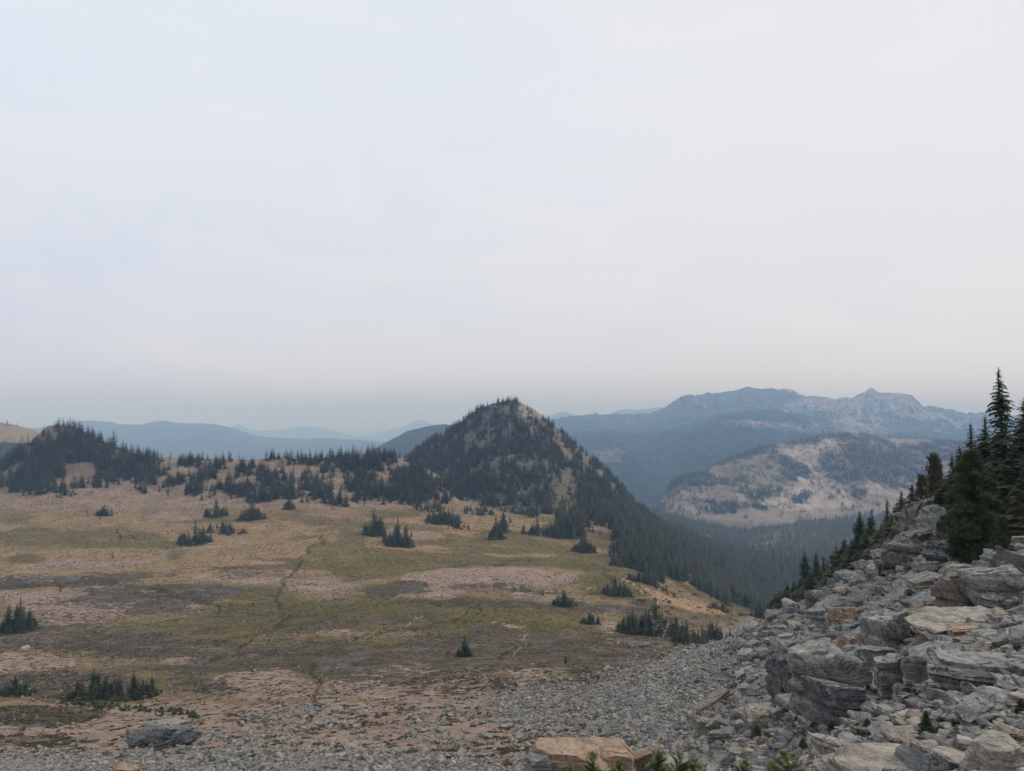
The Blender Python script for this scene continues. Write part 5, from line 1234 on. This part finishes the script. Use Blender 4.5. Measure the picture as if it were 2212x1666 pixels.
# scree: tens of thousands of small stones
SMALL = []
for mt in ('g', 'g', 'g', 'g', 'g', 'p', 'p', 'd', 'd'):
    for st in ('block', 'shard', 'slab'):
        SMALL.append(rock_mesh('stone', 60 + len(SMALL), st, {'g': M_ROCK, 'p': M_PALE, 't': M_TAN, 'd': M_DARK}[mt], 3, (1, .8, .6)))
def stones(name, n, dens, smed, smin, smax, ulo, uhi, vlo, vhi, label, seed, sink=.12):
    R = np.random.default_rng(seed)
    u, v, x, y, z = sample_screen(n, dens, ulo, uhi, vlo, vhi, R); n = len(u)
    s = np.clip(R.lognormal(math.log(smed * .8), .68, n) * y / F, smin, smax)
    scl = np.stack([s, s * R.uniform(.6, 1, n), s * R.uniform(.3, .8, n)], -1)
    loc = np.stack([x, y, z + s * sink], -1); rot = np.stack([R.normal(0, .35, n), R.normal(0, .35, n), R.uniform(0, 6.28, n)], -1)
    return loc, rot, scl, R.integers(0, len(SMALL), n)
def thin_scree(u, v):
    return sstep(-u, -1330, -1120) * sstep(-(v - np.interp(u, [0, 300, 600, 900, 1150], [1615, 1622, 1618, 1625, 1640])), -22, 14) * (1 - .9 * ell(u, v, 1130, 1515, 90, 40, .5))
def d_scree(u, v):
    base = d_talus(u, v); nn = fbm(u / 60, v / 22, 4, 444)
    soil = np.maximum(sstep(nn, .50, .60) * .55, thin_scree(u, v) * (.55 + .4 * sstep(nn, .40, .55)))
    path = np.maximum(line(u, v, [(1590,1372),(1680,1322),(1800,1262)], 3.5), 0)
    return base * (1 - soil) * (1 - .9 * path)
parts = [stones('', 95000, d_scree, 3.7, .05, .8, -20, 1500, 1390, 1700, '', 1), stones('', 34000, lambda u, v: d_scree(u, v), 6.0, .035, .7, 1380, 2230, 1200, 1700, '', 2),
         stones('', 9000, lambda u, v: .5 * sstep(v, 1400, 1500), 2.6, .05, .6, 0, 1500, 1370, 1620, '', 3), stones('', 2600, lambda u, v: 1 + 0 * u, 12.0, .06, .6, 1350, 2230, 1440, 1700, '', 4),
         stones('', 12000, lambda u, v: poly(u, v, OUT, 6) * (fbm(u / 26, v / 12, 3, 9) > .46), 6.5, .04, .45, 1680, 2230, 1150, 1640, '', 5)]
loc, rot, scl, idx = [np.concatenate([p[k] for p in parts]) for k in range(4)]
scatter_object('scree', SMALL, loc, rot, scl, idx, 'grey and tan broken stones covering the whole talus slope', 'scree')

# heath cushions: low dark tufts on the soil
def tuft_mesh(seed):
    R = random.Random(seed); T = Tris()
    for i in range(26):
        a = R.uniform(0, 6.28); r = math.sqrt(R.random()) * .5; x, y = r * math.cos(a), r * math.sin(a); h = .28 * (1 - r * 1.3) + .05; b = R.uniform(0, 3.14); w = .13
        T.tri(V3(x - w * math.cos(b), y - w * math.sin(b), -.05), V3(x + w * math.cos(b), y + w * math.sin(b), -.05 + R.uniform(0, .1)), V3(x + R.gauss(0, .08), y + R.gauss(0, .08), h))
    return T.mesh('tuft', M_HEATH)
TUFTS = [tuft_mesh(i) for i in range(4)]
def heath_pts(n, seed):
    R = np.random.default_rng(seed); u = R.uniform(-20, 1700, n); v = R.uniform(1375, 1640, n); x, y, z, ok = hit(u, v)
    s = x / y; i = np.clip(np.interp(s, ST, np.arange(NU)).astype(int), 0, NU - 1); j = np.clip(np.interp(np.log(y), np.log(YT), np.arange(NY)).astype(int), 0, NY - 1)
    w = CA[i, j, 3] * (1 - .9 * CA[i, j, 0]); nn = fbm(x / 2.4, y / 2.4, 3, 77); k = ok & (R.random(n) < w * 1.1) & (nn < .35 + .3 * w)
    s = R.uniform(.25, .95, k.sum()); m = k.sum()
    return np.stack([x[k], y[k], z[k]], -1), np.stack([0 * s, 0 * s, R.uniform(0, 6.28, m)], -1), np.stack([s, s, s * R.uniform(.5, 1, m)], -1), R.integers(0, 4, m)
scatter_object('heath', TUFTS, *heath_pts(60000, 8), 'low dark brown and olive heath tufts on the pink soil', 'heath')

# ------------------------------------------------------------------ seedlings and shrubs close to the camera
def seedling(seed, n=7, dens=60):
    """young fir: stem and side shoots thick with needles, pale at the tips"""
    R = random.Random(seed); T = Tris()
    def shoot(p, d, L, w):
        m = max(5, int(dens * L)); d = d.normalized()
        for i in range(m):
            t = (i + .5) / m; c = p + d * L * t; tipv = max(0, (t - .55) / .45) * R.uniform(.4, 1)
            for q in range(5):
                s = d.orthogonal().normalized(); s.rotate(Matrix.Rotation(q * 1.2566 + i * .7, 3, d)); nd = (s + d * .75).normalized() * w * R.uniform(.75, 1.2)
                e = d.cross(s).normalized() * w * .12
                T.tri(tuple(c - e), tuple(c + e), tuple(c + nd), 0, (tipv, tipv, tipv))
    shoot(Vector((0, 0, 0)), Vector((R.gauss(0, .05), R.gauss(0, .05), 1)), 1.0, .085)
    for i in range(n * 3):
        f = R.uniform(.05, .9); a = R.uniform(0, 6.28); L = (1 - f) * .5 + .10
        shoot(Vector((0, 0, f)), Vector((math.cos(a), math.sin(a), .55)), L, .085)
    T.tube([(0, 0, -.1), (0, 0, .95)], [.02, .006], 5, 1)
    return T.mesh('seedling', [M_SEED, M_BARK], True)
SEEDS = [(1284,1625,1700,.9,5.0,'blue-green sprout in front of the tan boulder'), (1338,1640,1700,.8,5.0,'small sprout between the tan boulder and the grey plate'), (1420,1618,1710,.9,4.7,'yellow-green sprout left of the paired sprouts'), (1232,1655,1700,1.0,4.8,'low sprout tip below the broad tan boulder'),
         (1468,1625,1715,1.0,4.6,'bushy green sprout, left of the pair'), (1500,1640,1715,1.1,4.6,'bushy yellowish sprout, right of the pair'), (1605,1640,1715,1.0,4.8,'low yellow-green sprout at the bottom edge'), (1702,1622,1720,1.2,4.5,'largest yellow-green young fir at the bottom edge')]
for i, (u, vt, vb, wd, y_, lab) in enumerate(SEEDS):
    x_ = float(s_of(u, vb)) * y_; zb = float(ratio(vb)) * y_; h = float(ratio(vt)) * y_ - zb
    for mm in (seedling(40 + i),):
        link('young_fir', mm, None, lab, 'young fir', 'young firs at the bottom edge', None, (x_, y_, zb), (0, 0, i), (h * wd, h * wd, h))
SH = [(1478,1098,20,'dark sprig beside the cream rock, left of the pair'), (1627,1060,30,'little black-green shrub in front of the cream rock'), (1717,1578,44,'tiny fir'),]
for i, (X, Y, hd, wd, lab) in enumerate([(1610,1100,95,1.0,'tiny dark fir standing in front of the cream slab'), (620,1110,55,1.6,'dark little shrub left of the cream rock shadow'), (855,1060,55,1.4,'black-green shrub at the foot of the largest grey block'), (505,1000,50,1.2,'yellow-green bushlet on the scree by the cream rock'),
                                         (1265,1110,70,1.3,'dark bushlet in the crack right of the streaked block'), (1385,900,50,1.2,'green sprig growing under the wedge stone'), (885,1195,45,1.6,'green sprig beside the pale wedge'), (1525,300,60,1.2,'olive little fir on the upper terrace'),
                                         (1195,500,35,1.6,'dark green cushion under the overhanging brown block'), (2190,330,90,1.2,'dark brown-green bush at the right edge'), (1875,195,80,.8,'spindly young pine in front of the bushy pine'), (1330,1260,60,1.2,'reddish green sprout by the bottom soil rock'), (2170,1000,70,1.2,'green bush in the shade at the right edge')]):
    u, v = R6(X, Y); xx, yy, zz, _ = hit([u], [v]); k = yy[0] / F; h = hd * .3627 * k
    link('shrub', BUSHC[i % 3] if i % 2 else NEARC[i % 5], None, lab, 'shrub', None, None, (xx[0], yy[0] - .1, zz[0] + .15), (0, 0, i), ((h * wd * (1 if i % 2 else 2.6)),) * 2 + (h * 1.2,))

u_, v_, x_, y_, z_ = sample_screen(2600, lambda u, v: (fbm(u / 20, v / 9, 3, 19) > .52) * 1.0, 1380, 2230, 1200, 1680, RK)
m_ = len(u_); s_ = RK.uniform(5, 13, m_) * y_ / F
scatter_object('rock_plants', TUFTS, np.stack([x_, y_ - s_ * .2, z_ + s_ * .12], -1), np.stack([0 * s_, 0 * s_, RK.uniform(0, 6.28, m_)], -1), np.stack([s_, s_, s_ * 1.1], -1), RK.integers(0, 4, m_), 'small brown and olive plants rooted between the rocks', 'plants')

# low grass and sedge clumps, and pale pebbles, over the meadows
def meadow_pts(n, seed, smin, smax, vlo, vhi, thr):
    R = np.random.default_rng(seed); u = R.uniform(-20, 1640, n); v = R.uniform(vlo, vhi, n); x, y, z, ok = hit(u, v)
    nn = fbm(x / 9, y / 9, 4, 177 + seed); k = ok & (nn > thr) & (y < 790); m = k.sum(); s = R.uniform(smin, smax, m) * (0.6 + y[k] / 700)
    return np.stack([x[k], y[k], z[k]], -1), np.stack([0 * s, 0 * s, R.uniform(0, 6.28, m)], -1), np.stack([s, s, s * R.uniform(.4, .9, m)], -1), R.integers(0, 4, m)
scatter_object('sedge', TUFTS, *meadow_pts(60000, 5, .3, .95, 1045, 1420, .42), 'low olive and brown sedge clumps dotted over the basin', 'sedge')
a_ = meadow_pts(12000, 6, .12, .5, 1040, 1500, .45)
scatter_object('pebbles', SMALL, a_[0], a_[1], a_[2] * np.array([1, .8, .7]), np.random.default_rng(3).integers(0, len(SMALL), len(a_[0])), 'pale stones strewn over the basin soil', 'pebbles')
